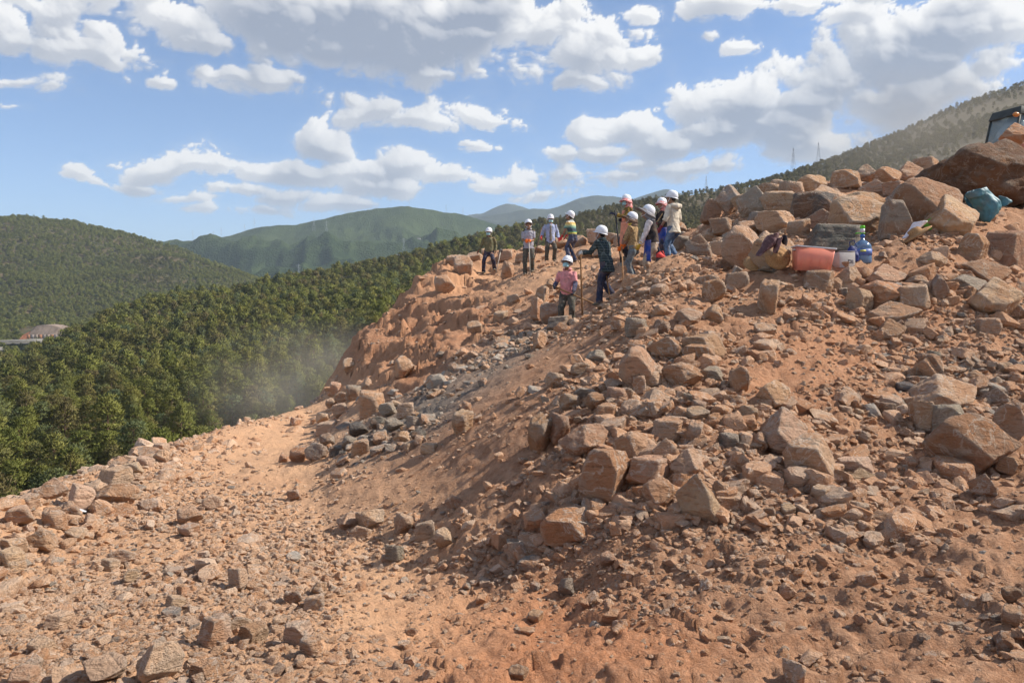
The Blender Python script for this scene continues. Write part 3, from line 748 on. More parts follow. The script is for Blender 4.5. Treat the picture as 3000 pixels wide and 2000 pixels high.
BIG.append(rock_mesh('outcrop_shape', 911, 5, 5, 40, .11, (1, .7, .5))); BIG[-1].materials.append(M_ROCK)
# the huge dark outcrop at the right edge, and the block on top of it
HUGE = add_rock(2300, 522, 350, 150, 'b', shape=12, big=True, d=18.6, rz=.1, roll=.1, depth_k=.6, sink=.1, label="huge rust stained boulder with painted shade at the right edge behind the teal sack", name="boulder")
TOPB = add_rock(2338, 322, 60, 44, 'r', shape=2, big=True, d=20.5, label='reddish block perched on the huge boulder in front of the excavator cab')
HUGE.color = (.34, .19, .12, .52); TOPB.location.z = at(2338, 318, 20.5).z + .15  # outcrop colour darkened: shade of its side turned from the sun is painted in

# ------------------------------------------------------------------ loose rubble (nobody could count it)
def gn_scatter(name, P, scl, rot, idx, meshes, mat, label=None):
    col = bpy.data.collections.new(name + "_shapes")
    for k, me_ in enumerate(meshes):
        m2 = me_.copy(); m2.materials.clear(); m2.materials.append(mat)
        so = bpy.data.objects.new("%s_shape_%02d" % (name, k), m2); col.objects.link(so)
    me = bpy.data.meshes.new(name); me.vertices.add(len(P)); me.vertices.foreach_set("co", np.asarray(P, np.float32).ravel())
    a = me.attributes.new("scl", 'FLOAT_VECTOR', 'POINT'); a.data.foreach_set('vector', np.asarray(scl, np.float32).ravel())
    a = me.attributes.new("rot", 'FLOAT_VECTOR', 'POINT'); a.data.foreach_set('vector', np.asarray(rot, np.float32).ravel())
    a = me.attributes.new("idx", 'INT', 'POINT'); a.data.foreach_set('value', np.asarray(idx, np.int32))
    me.materials.append(mat)
    o = obj(name, me)
    ng = bpy.data.node_groups.new(name + "_scatter", 'GeometryNodeTree')
    ng.interface.new_socket(name="Geometry", in_out='INPUT', socket_type='NodeSocketGeometry')
    ng.interface.new_socket(name="Geometry", in_out='OUTPUT', socket_type='NodeSocketGeometry')
    gi = ng.nodes.new('NodeGroupInput'); go = ng.nodes.new('NodeGroupOutput')
    ci = ng.nodes.new('GeometryNodeCollectionInfo'); ci.inputs['Collection'].default_value = col
    ci.inputs['Separate Children'].default_value = True; ci.inputs['Reset Children'].default_value = True
    ip = ng.nodes.new('GeometryNodeInstanceOnPoints'); ip.inputs['Pick Instance'].default_value = True
    def na(n_, ty):
        n = ng.nodes.new('GeometryNodeInputNamedAttribute'); n.data_type = ty; n.inputs['Name'].default_value = n_
        return n.outputs['Attribute']
    e2r = ng.nodes.new('FunctionNodeEulerToRotation')
    ng.links.new(na("rot", 'FLOAT_VECTOR'), e2r.inputs[0]); ng.links.new(e2r.outputs[0], ip.inputs['Rotation'])
    ng.links.new(na("scl", 'FLOAT_VECTOR'), ip.inputs['Scale']); ng.links.new(na("idx", 'INT'), ip.inputs['Instance Index'])
    ng.links.new(gi.outputs[0], ip.inputs['Points']); ng.links.new(ci.outputs[0], ip.inputs['Instance']); ng.links.new(ip.outputs[0], go.inputs[0])
    md = o.modifiers.new("scatter", 'NODES'); md.node_group = ng
    tag(o, kind="stuff")
    if label: tag(o, label=label)
    return o

rng = np.random.default_rng(77)
def sample_ground(n, rmin, rmax, power=1.0):
    th = rng.uniform(-.66, .66, n); u = rng.uniform(0, 1, n)
    r = np.exp(math.log(rmin) + u * (math.log(rmax) - math.log(rmin)))   # even in log distance
    x = r * np.sin(th); y = r * np.cos(th)
    z = H(x, y)
    return x, y, z
def rubble(n, rmin, rmax, smin, smax, alpha_, seed, sizek=0.0):
    x, y, z = sample_ground(n, rmin, rmax)
    px, py = proj(np.stack([x, y, z], -1))
    u = rng.uniform(0, 1, n)
    s = smin * (1 - u * (1 - (smin / smax) ** alpha_)) ** (-1 / alpha_)   # power law sizes
    # where stones gather
    terr = np.clip(zone(px, py, 330, 1400, 600, 230, 0, .4) + .8 * zone(px, py, 200, 1170, 330, 110, -20, .5), 0, 1)
    track = zone(px, py, 1080, 1470, 340, 120, 8, .45) * 1.1 + zone(px, py, 900, 1340, 160, 60, 10, .5) * .7 + zone(px, py, 640, 1040, 130, 120, -20, .5) * .75
    bare = np.clip(zone(px, py, 1090, 1010, 330, 88, -38, .4) * .95 + zone(px, py, 1180, 1150, 160, 50, -25, .5) * .55 + zone(px, py, 1850, 830, 170, 50, -14, .5) * .7 + zone(px, py, 1000, 740, 190, 70, -48, .4) * .75 + zone(px, py, 1330, 790, 200, 22, -40, .5) * .3 + zone(px, py, 1560, 600, 80, 26, 0, .5) * .8 + zone(px, py, 1780, 880, 90, 26, -28, .4), 0, 1)
    cl = fbm(xy0(x, y, .55), 4, .55, 201) * .5 + .5
    w = np.clip(.05 + .85 * np.clip((cl - .42) * 3.0, 0, 1), 0, 1)
    w = np.maximum(w, terr * np.clip((cl - .18) * 2.6, .25, 1)) * (1 - .85 * bare) * (1 - .8 * np.clip(track, 0, 1))
    mid = np.clip(zone(px, py, 1950, 600, 430, 190, 5, .4) + zone(px, py, 1550, 960, 260, 120, 0, .4) + zone(px, py, 2150, 950, 250, 170, 0, .4) + .7 * zone(px, py, 1450, 720, 180, 110, -25, .4) + .8 * zone(px, py, 1850, 1250, 420, 120, 0, .5), 0, 1)
    w = np.maximum(w, mid * np.clip((cl - .36) * 3.2, .07, 1) * (1 - .7 * bare))
    rimz = zone(px, py, 150, 1160, 330, 90, -24, .4)
    w = w * (1 - np.clip(zone(px, py, 500, 1330, 620, 300, 0, .25) - rimz, 0, 1) * np.clip((s - .06) / .07, 0, .97))
    big = np.clip(np.log(s / smin) / math.log(smax / smin), 0, 1)
    w = w * (1 - big * np.clip(track + bare, 0, 1) * .9)
    # the lip of the drop keeps its stones; nothing hangs out over it
    nz = Hn(x, y)[:, 2]
    w = w * np.clip((nz - .45) * 4, 0, 1)
    keep = rng.uniform(0, 1, n) < w
    x, y, z, s, px, py = (a[keep] for a in (x, y, z, s, px, py))
    m = len(x)
    scl = s[:, None] * np.stack([rng.uniform(.8, 1.35, m), rng.uniform(.6, 1.1, m), rng.uniform(.4, .85, m)], -1)
    rot = np.stack([rng.normal(0, .3, m), rng.normal(0, .3, m), rng.uniform(0, 6.28, m)], -1)
    P = np.stack([x, y, z + scl[:, 2] * rng.uniform(-.12, .25, m)], -1)
    greyz = zone(px, py, 930, 960, 170, 90, -28, .5) + zone(px, py, 1120, 860, 190, 38, -36, .5) + zone(px, py, 2230, 860, 170, 90, 0, .5) * .45 + .045
    g = rng.uniform(0, 1, m) < greyz
    g = g.astype(int); g[(g == 0) & (rng.uniform(0, 1, m) < np.clip(zone(px, py, 380, 1300, 620, 330, 0, .3), 0, .9))] = 2
    return P, scl, rot, g
sets = [rubble(76000, 3.2, 13, .018, .15, 2.0, 1), rubble(60000, 6, 22, .045, .34, 1.9, 2), rubble(34000, 13, 40, .06, .45, 1.9, 3)]
P = np.concatenate([s_[0] for s_ in sets]); SC = np.concatenate([s_[1] for s_ in sets]); RO = np.concatenate([s_[2] for s_ in sets]); G = np.concatenate([s_[3] for s_ in sets])
for nm, sel, mt in (("loose_rubble", G == 0, M_RUB), ("loose_grey_rubble", G == 1, M_GREYRUB), ("loose_pale_rubble", G == 2, M_PALERUB)):
    p_, s_, r_ = P[sel], SC[sel], RO[sel]
    big_ = s_.max(1) > .07
    gn_scatter(nm, p_[big_], s_[big_], r_[big_], rng.integers(0, len(SML), big_.sum()), SML, mt)
    gn_scatter(nm + "_fine", p_[~big_], s_[~big_], r_[~big_], rng.integers(0, len(TIN), (~big_).sum()), TIN, mt)
# gravel of thumb size on the near ground and gully
# more individual rocks of middle size, where the photograph heaps them
def heap(n, cx_, cy_, rx, ry, ang, wlo, whi, tones, seed):
    r_ = random.Random(seed); c, s = math.cos(rad(ang)), math.sin(rad(ang))
    for k in range(n):
        a = r_.uniform(0, 6.283); q = math.sqrt(r_.random())
        u, v = rx * q * math.cos(a), ry * q * math.sin(a)
        w = wlo + (whi - wlo) * r_.random() ** 2
        add_rock(cx_ + u * c - v * s, cy_ + u * s + v * c, w, w * r_.uniform(.55, .9), r_.choice(tones), big=False)
heap(26, 1500, 990, 190, 60, 0, 20, 40, 'ootb', 1)
heap(22, 1990, 1020, 170, 90, 10, 18, 36, 'otb', 2)
heap(18, 2240, 860, 110, 55, 0, 20, 44, 'otgb', 3)
heap(20, 1900, 700, 260, 50, 0, 18, 40, 'otg', 4)
heap(14, 1420, 640, 130, 60, -30, 12, 24, 'ot', 5)
heap(14, 1850, 1170, 240, 60, 0, 20, 40, 'otb', 6)
heap(16, 880, 1000, 110, 50, -20, 14, 28, 'gdot', 7)
heap(14, 230, 1140, 200, 50, -25, 18, 34, 'pt', 8)
# ------------------------------------------------------------------ pines
def leaf_material(name, cols, trans=.35):
    m = bpy.data.materials.new(name); m.use_nodes = True; t = m.node_tree; t.nodes.clear()
    o = t.nodes.new('ShaderNodeOutputMaterial'); df = t.nodes.new('ShaderNodeBsdfDiffuse'); tl = t.nodes.new('ShaderNodeBsdfTranslucent'); mx = t.nodes.new('ShaderNodeMixShader')
    oi = t.nodes.new('ShaderNodeObjectInfo'); r = t.nodes.new('ShaderNodeValToRGB'); t.links.new(oi.outputs['Random'], r.inputs[0])
    while len(r.color_ramp.elements) < len(cols): r.color_ramp.elements.new(.5)
    for i, c in enumerate(cols):
        r.color_ramp.elements[i].position = i / (len(cols) - 1); r.color_ramp.elements[i].color = c + (1,)
    nz = noise(t, geopos(t), .9, 3); nb = noise(t, geopos(t), .011, 4)
    c = mixc(t, nz.step(.35, .7) * .5, r.outputs[0], (.28, .27, .078))
    c = mixc(t, nb.step(.52, .68) * .55, c, (.13, .115, .055))
    t.links.new(c, df.inputs[0]); t.links.new(c, tl.inputs[0]); mx.inputs[0].default_value = trans
    t.links.new(df.outputs[0], mx.inputs[1]); t.links.new(tl.outputs[0], mx.inputs[2]); t.links.new(mx.outputs[0], o.inputs[0])
    return m
M_PINE = leaf_material("pine_needles", [(.165, .19, .05), (.25, .26, .07), (.19, .215, .062), (.30, .285, .085), (.12, .17, .10), (.26, .245, .07), (.20, .155, .085), (.17, .20, .055)])
M_PINE_L = leaf_material("hill_pine_needles", [(.17, .20, .058), (.23, .245, .07), (.19, .215, .068), (.27, .27, .085), (.16, .195, .08)])
M_SCRUB = leaf_material("dry_pine_needles", [(.135, .122, .066), (.16, .138, .08), (.115, .112, .058), (.18, .145, .09), (.13, .115, .068)])
M_BARK = simple("pine_bark", (.16, .10, .065), .95, .3, 9, bumpd=.02)
def pine(seed, clumps, per, size, height=9.0, rad_=2.2, tilt=.0):
    """needle tufts in clumps at the ends of whorled boughs; returns crown arrays and trunk arrays"""
    g = np.random.default_rng(seed)
    n = clumps
    h = np.sort(g.uniform(.22, 1.0, n)) ** .85
    env = np.sin(np.clip((1.02 - h) / .86, 0, 1) ** .75 * math.pi * .62) ** .8
    r = rad_ * env * g.uniform(.35, 1.0, n) ** .6
    a = np.arange(n) * 2.39996 + g.uniform(-.5, .5, n)
    C = np.stack([np.cos(a) * r, np.sin(a) * r, h * height], -1)
    C += g.normal(0, .12, C.shape)
    N = n * per
    cc = np.repeat(C, per, 0)
    off = g.normal(size=(N, 3)); off /= np.linalg.norm(off, axis=1)[:, None]
    off[:, 2] = np.abs(off[:, 2]) * .9 - .15
    csz = np.repeat(g.uniform(.7, 1.35, n), per)
    pos = cc + off * (g.uniform(.15, 1, N) ** .5 * csz * .62)[:, None] * np.array([1.15, 1.15, .75])
    dr = off + np.array([0, 0, .5]) + g.normal(0, .45, (N, 3)); dr /= np.linalg.norm(dr, axis=1)[:, None]
    up = g.normal(size=(N, 3)); sd_ = np.cross(dr, up); sd_ /= np.linalg.norm(sd_, axis=1)[:, None]
    L = size * g.uniform(.7, 1.35, N); Wd = L * g.uniform(.3, .5, N)
    v0 = pos - sd_ * (Wd * .5)[:, None]; v1 = pos + sd_ * (Wd * .5)[:, None]
    v2 = pos + dr * L[:, None] + sd_ * (Wd * .22)[:, None]; v3 = pos + dr * L[:, None] - sd_ * (Wd * .22)[:, None]
    V = np.stack([v0, v1, v2, v3], 1).reshape(-1, 3); Fq = np.arange(N * 4).reshape(-1, 4)
    # trunk with boughs
    TV, TF = [], []
    def limb(p0, p1, r0, r1, sg=6, rings=2):
        p0, p1 = np.array(p0, float), np.array(p1, float); ax = p1 - p0; ax /= np.linalg.norm(ax)
        u = np.cross(ax, [.3, .9, .1]); u /= np.linalg.norm(u); w = np.cross(ax, u); b = len(TV)
        for k in range(rings + 1):
            f = k / rings
            for q in range(sg):
                t_ = q / sg * 2 * math.pi
                TV.append(p0 + (p1 - p0) * f + (u * math.cos(t_) + w * math.sin(t_)) * (r0 + (r1 - r0) * f))
        for k in range(rings):
            for q in range(sg): TF.append((b + k * sg + q, b + k * sg + (q + 1) % sg, b + (k + 1) * sg + (q + 1) % sg, b + (k + 1) * sg + q))
    limb((0, 0, -1.0), (g.normal(0, .15), g.normal(0, .15), height * .5), .17, .12); limb((0, 0, height * .48), (0, 0, height * .97), .12, .03)
    for k in range(0, n, max(1, n // 16)): limb((0, 0, max(.15, h[k] - .1) * height), C[k], .05, .02, 4, 1)
    return V, Fq, np.array(TV), np.array(TF)
def crown_mesh(name, V, Fq, hh, rd):
    """tufts shaded by the way they face out of the crown"""
    me_ = mesh_np(name, V, Fq, True)
    C = V.reshape(-1, 4, 3).mean(1); C = np.repeat(C, 4, 0)
    ax = C - np.array([0, 0, hh * .52]); ax = ax / np.array([rd, rd, hh * .45]); ax[:, 2] += .25
    g_ = np.random.default_rng(1); ax += np.repeat(g_.normal(0, .28, (len(V) // 4, 3)), 4, 0)
    ax /= np.linalg.norm(ax, axis=1)[:, None]
    me_.normals_split_custom_set_from_vertices([tuple(v) for v in ax])
    return me_
NEARP, FARP = [], []
for i in range(6):
    hh = (8.6, 7.8, 9.4, 7.0, 8.0, 7.6)[i]; rd = (2.4, 2.7, 2.3, 2.6, 2.9, 2.1)[i]
    V, Fq, TV, TF = pine(900 + i, 64, 34, .34, hh, rd)
    a = crown_mesh("pine_crown", V, Fq, hh, rd); a.materials.append(M_PINE)
    b = mesh_np("pine_trunk", TV, TF, True); b.materials.append(M_BARK)
    NEARP.append((a, b))
    V, Fq, TV, TF = pine(950 + i, 50, 7, .85, hh, rd)
    FARP.append(crown_mesh("pine_far", V, Fq, hh, rd))
def forest_points(n, th0, th1, r0, r1, fz, seed, cellk=3.5):
    g = np.random.default_rng(seed)
    th = g.uniform(th0, th1, n); r = np.sqrt(g.uniform(r0 ** 2, r1 ** 2, n))
    x, y = r * np.sin(th), r * np.cos(th)
    # thin to one tree per cell
    key = np.floor(x / cellk).astype(np.int64) * 100003 + np.floor(y / cellk).astype(np.int64)
    _, i = np.unique(key, return_index=True); x, y = x[i], y[i]
    return x, y, fz(x, y), g
x, y, z, g = forest_points(110000, -.76, .76, 72, 1080, Hh, 41, 3.8)
zn = near_tps(warp(x, y)); inq = (np.hypot(x, y) < 84) & (zn > z - 2)
dens_ = fbm(xy0(x, y, .011), 3, .5, 91); pxx, pyy = proj(np.stack([x, y, z + 6], -1))
# thinner cover on the right-hand flank, denser woods to the left
thin = np.clip((pxx - 1000) / 700, 0, 1) * np.clip((y - 120) / 300, 0, 1)
dist_ = np.hypot(x, y)
prob = np.clip(1.0 - .42 * np.clip((dist_ - 250) / 500, 0, 1), .4, 1) * np.clip(1 - .45 * thin + dens_ * (.25 + .9 * thin), .06, 1)
rng2 = np.random.default_rng(8)
clear = zone(pxx, pyy, 610, 990, 110, 30, -20, .6) * (dist_ < 200)     # scarred bank below the terrace
# hidden behind the quarry shoulder: leave out
shoulder = np.interp(pxx, [-400, 0, 430, 722, 800, 920, 1040, 1490, 1700, 1900, 2130, 2352, 2900], [1330, 1200, 1040, 960, 830, 730, 615, 590, 480, 430, 420, 420, 400])
okp = (rng2.uniform(0, 1, len(x)) < prob * (1 - .85 * clear)) & ~inq & (pyy < shoulder + 60) & (pxx > -420) & (pxx < 2800)
x, y, z, dist_, pxx, pyy = (a[okp] for a in (x, y, z, dist_, pxx, pyy))
scl = rng2.uniform(.5, 1.3, len(x)) ** 1.0 * (1 + .12 * fbm(xy0(x, y, .02), 2, .5, 95)) * np.where((pxx > 1250) & (y > 150), .58, .84)
vis = (pxx > -20) & (pxx < 2372) & (pyy < shoulder[okp] - 12) & (pyy > 0)
order = np.argsort(np.where(vis, dist_ / scl, 1e9))
solo = order[:300]
isolo = np.zeros(len(x), bool); isolo[solo] = True
for k, i in enumerate(solo):
    cm, tm = NEARP[k % 6]
    e = empty("pine_tree", (x[i], y[i], z[i]), float(rng2.uniform(0, 6.28)))
    s_ = float(scl[i]); w_ = float(rng2.uniform(.8, 1.3)); e.scale = (s_ * w_, s_ * w_ * float(rng2.uniform(.9, 1.1)), s_ * float(rng2.uniform(.85, 1.2)))
    c = obj("crown", cm, None, e); obj("trunk", tm, None, e)
    tag(e, "bushy green pine in the dense forest below the terrace", "tree", "pines of the near forest")
far = ~isolo
n_ = int(far.sum())
mid = far & (dist_ < 260); dst = far & (dist_ >= 260)
dryk = np.clip((x + 60) / 120, 0, 1) > rng2.uniform(0, 1, len(x))
for nm, sel, ms, mt_ in (("pine_forest", mid, [a for a, b in NEARP], M_PINE), ("distant_pine_forest", dst & ~dryk, FARP, M_PINE), ("dry_pine_forest", dst & dryk, FARP, M_SCRUB)):
    m_ = int(sel.sum()); s3 = scl[sel][:, None] * np.stack([rng2.uniform(.9, 1.2, m_)] * 2 + [rng2.uniform(.85, 1.15, m_)], -1)
    gn_scatter(nm, np.stack([x, y, z], -1)[sel], s3, np.stack([0 * s3[:, 0], 0 * s3[:, 0], rng2.uniform(0, 6.28, m_)], -1), rng2.integers(0, 6, m_), ms, mt_)
# left hill
x, y, z, g = forest_points(90000, -.72, .2, 680, 1700, Hl, 43, 4.6)
pxx, pyy = proj(np.stack([x, y, z], -1))
lz = Hh(x, y); scar = zone(pxx, pyy, 96, 770, 54, 16, 0, .2)
okp = (z > lz - 3) & (pxx > -300) & (pxx < 900) & (rng2.uniform(0, 1, len(x)) < np.clip(.86 + fbm(xy0(x, y, .006), 4, .55, 97) * .6, .2, 1)) & (scar < .3)
x, y, z = x[okp], y[okp], z[okp]; m_ = len(x)
s3 = (rng2.uniform(.6, 1.0, m_) )[:, None] * np.stack([rng2.uniform(1.0, 1.35, m_)] * 2 + [rng2.uniform(.75, 1.05, m_)], -1)
gn_scatter("left_hill_forest", np.stack([x, y, z], -1), s3, np.stack([0 * s3[:, 0], 0 * s3[:, 0], rng2.uniform(0, 6.28, m_)], -1), rng2.integers(0, 6, m_), FARP, M_PINE_L)
print("TREES", len(solo), n_, m_)
# ------------------------------------------------------------------ people
class MB:
    def __init__(self): self.V, self.F = [], []
    def ring_sweep(self, C, RX, RY, X=None, seg=14, cap=True):
        """elliptical tube through centres C; RX along the X hint, RY across"""
        C = [Vector(c) for c in C]; n = len(C); b = len(self.V)
        Xh = Vector(X) if X is not None else None
        for i, c in enumerate(C):
            t_ = (C[min(i + 1, n - 1)] - C[max(i - 1, 0)]).normalized()
            x = Xh if Xh is not None else (Vector((1, 0, 0)) if abs(t_.x) < .8 else Vector((0, 1, 0)))
            x = (x - t_ * x.dot(t_)).normalized(); y = t_.cross(x)
            for k in range(seg):
                a = 2 * math.pi * k / seg
                self.V.append(c + x * (math.cos(a) * RX[i]) + y * (math.sin(a) * RY[i]))
        for i in range(n - 1):
            for k in range(seg):
                self.F.append((b + i * seg + k, b + i * seg + (k + 1) % seg, b + (i + 1) * seg + (k + 1) % seg, b + (i + 1) * seg + k))
        if cap:
            self.F.append(tuple(b + k for k in range(seg))[::-1]); self.F.append(tuple(b + (n - 1) * seg + k for k in range(seg)))
    def tube(self, C, R, seg=10): self.ring_sweep(C, R, R, None, seg)
    def ball(self, c, rx, ry, rz, M=None, seg=14, rings=9):
        b = len(self.V); c = Vector(c)
        for i in range(rings + 1):
            f = math.pi * i / rings
            for k in range(seg):
                a = 2 * math.pi * k / seg
                v = Vector((rx * math.sin(f) * math.cos(a), ry * math.sin(f) * math.sin(a), rz * math.cos(f)))
                self.V.append(c + (M @ v if M else v))
        for i in range(rings):
            for k in range(seg): self.F.append((b + i * seg + k, b + (i + 1) * seg + k, b + (i + 1) * seg + (k + 1) % seg, b + i * seg + (k + 1) % seg))
    def box(self, c, sx, sy, sz, M=None):
        b = len(self.V); c = Vector(c)
        for x in (-1, 1):
            for y in (-1, 1):
                for z in (-1, 1):
                    v = Vector((x * sx / 2, y * sy / 2, z * sz / 2)); self.V.append(c + (M @ v if M else v))
        self.F += [(b, b + 1, b + 3, b + 2), (b + 4, b + 6, b + 7, b + 5), (b, b + 4, b + 5, b + 1), (b + 2, b + 3, b + 7, b + 6), (b, b + 2, b + 6, b + 4), (b + 1, b + 5, b + 7, b + 3)]
    def quadgrid(self, G):
        """G: rows of points"""
        b = len(self.V); n, m = len(G), len(G[0])
        for r in G: self.V += [Vector(v) for v in r]
        for i in range(n - 1):
            for j in range(m - 1): self.F.append((b + i * m + j, b + i * m + j + 1, b + (i + 1) * m + j + 1, b + (i + 1) * m + j))
    def build(self, name, mat, parent=None, smooth=True, bevel=0.0, solid=0.0, remesh=0.0, sm=0, disp=None):
        me = bpy.data.meshes.new(name); me.from_pydata([tuple(v) for v in self.V], [], self.F); me.update()
        bm = bmesh.new(); bm.from_mesh(me); bmesh.ops.recalc_face_normals(bm, faces=bm.faces); bm.to_mesh(me); bm.free()
        me.polygons.foreach_set("use_smooth", [smooth] * len(me.polygons))
        o = obj(name, me, mat, parent)
        if solid: md = o.modifiers.new("solid", 'SOLIDIFY'); md.thickness = solid; md.offset = 0
        if bevel: md = o.modifiers.new("bevel", 'BEVEL'); md.width = bevel; md.segments = 2; md.limit_method = 'ANGLE'
        if remesh:
            md = o.modifiers.new("remesh", 'REMESH'); md.mode = 'VOXEL'; md.voxel_size = remesh; md.use_smooth_shade = True
        if sm: md = o.modifiers.new("smooth", 'SMOOTH'); md.iterations = sm; md.factor = .5
        if disp:
            md = o.modifiers.new("folds", 'DISPLACE'); md.texture = FOLD; md.strength = disp; md.texture_coords = 'LOCAL'; md.mid_level = .5
        return o
FOLD = bpy.data.textures.new("cloth_folds", 'CLOUDS'); FOLD.noise_scale = .11; FOLD.noise_depth = 2

SKIN = simple("skin", (.30, .165, .105), .6, .12, 30)
HELM = simple("helmet_white", (.80, .80, .84), .35, .03, 8, spec=.5)
HAIR = simple("dark_hair", (.02, .017, .015), .6, .3, 60)
MASK = simple("mask_teal", (.38, .62, .66), .8, .06, 40)
BOOT = simple("boot_canvas", (.13, .115, .09), .85, .2, 30, dusty=.6)
def cloth(name, col, var=.16, scale=14): return simple(name, col, .92, var, scale, bumpd=.004, spec=.1, dusty=.30)
def plaid_mat():
    m, t, b = new_mat("plaid_cloth"); p = objco(t); sp_ = t.nodes.new('ShaderNodeSeparateXYZ'); t.links.new(p, sp_.inputs[0])
    X, Y, Z = (S(t, sp_.outputs[i]) for i in range(3))
    def stripes(v, f, w): return ((v * f)._m('FRACT') - .5).abs().step(.5 - w - .06, .5 - w + .06)
    st_ = stripes(X + Y * .6, 17, .05).max(stripes(Z, 17, .05))
    wd = stripes(X + Y * .6, 8.5, .25) * .5 + stripes(Z, 8.5, .25) * .5
    c = mixc(t, wd, (.022, .036, .042), (.045, .060, .060)); c = mixc(t, st_ * .7, c, (.20, .24, .24))
    link(t, c, b.inputs['Base Color']); b.inputs['Roughness'].default_value = .95; return m
def stripe_mat():
    m, t, b = new_mat("striped_cloth"); sp_ = t.nodes.new('ShaderNodeSeparateXYZ'); t.links.new(objco(t), sp_.inputs[0])
    r = t.nodes.new('ShaderNodeValToRGB'); z = (S(t, sp_.outputs[2]) - .92) / .52; link(t, z, r.inputs[0])
    cs = [(0, (.06, .07, .10)), (.10, (.55, .45, .08)), (.16, (.10, .28, .16)), (.24, (.05, .06, .10)), (.40, (.07, .12, .14)), (.52, (.25, .45, .33)), (.62, (.66, .60, .30)), (.74, (.70, .42, .10)), (.84, (.62, .62, .55)), (.93, (.36, .38, .36))]
    while len(r.color_ramp.elements) < len(cs): r.color_ramp.elements.new(.5)
    for e_, (p_, c_) in zip(r.color_ramp.elements, cs): e_.position = p_; e_.color = c_ + (1,)
    t.links.new(r.outputs[0], b.inputs['Base Color']); b.inputs['Roughness'].default_value = .9; return m
def print_mat(name, c0, c1, scale, stretch=3.0):
    m, t, b = new_mat(name); mp = t.nodes.new('ShaderNodeMapping'); mp.inputs['Scale'].default_value = (stretch, stretch, 1); t.links.new(objco(t), mp.inputs[0])
    nz = noise(t, mp.outputs[0], scale, 3, .6, 1.0)
    link(t, mixc(t, nz.step(.44, .56), c0, c1), b.inputs['Base Color']); b.inputs['Roughness'].default_value = .9; return m

def ik(a, b, l1, l2, pole):
    a, b = Vector(a), Vector(b); d = b - a; L = min(d.length, (l1 + l2) * .995); dn = d.normalized()
    x = (L * L + l1 * l1 - l2 * l2) / (2 * L); h = math.sqrt(max(0, l1 * l1 - x * x))
    p = Vector(pole); p = (p - dn * p.dot(dn)).normalized()
    return a + dn * x + p * h, a + dn * L

def hand(mb, wrist, fdir, palm, k=1.0, grow=0.0, curl=.9, side=1):
    """palm block with four curled fingers and a thumb from the side of the palm"""
    f = Vector(fdir).normalized(); n = Vector(palm); n = (n - f * n.dot(f)).normalized(); s = f.cross(n) * side
    w = Vector(wrist)
    mb.ring_sweep([w - f * .02, w + f * .03 * k, w + f * .075 * k, w + f * .095 * k], [.026 + grow, .036 + grow, .041 + grow, .036 + grow], [.018 + grow, .017 + grow, .016 + grow, .012 + grow], s, 10)
    for j, (o_, l_) in enumerate(((-.031, .066), (-.010, .076), (.011, .071), (.031, .056))):
        b = w + f * .088 * k + s * o_ * k; l_ = l_ * k
        d1 = (f * math.cos(curl * .5) + n * math.sin(curl * .5) + s * o_ * 1.5).normalized()
        d2 = (f * math.cos(curl * 1.3) + n * math.sin(curl * 1.3)).normalized(); d3 = (f * math.cos(curl * 2.0) + n * math.sin(curl * 2.0)).normalized()
        p1 = b + d1 * l_ * .45; p2 = p1 + d2 * l_ * .32; p3 = p2 + d3 * l_ * .25
        mb.tube([b - f * .012, b, p1, p2, p3], [.0098 + grow * .6, .0098 + grow * .6, .009 + grow * .6, .0085 + grow * .6, .0065 + grow * .6], 7)
    tb = w + f * .028 * k - s * .034 * k
    d1 = (f * .72 - s * .62 + n * .35).normalized(); d2 = (f * .8 + n * .6 + s * .1).normalized()
    mb.tube([tb, tb + d1 * .038 * k, tb + d1 * .038 * k + d2 * .032 * k], [.0125 + grow, .011 + grow, .008 + grow], 7)

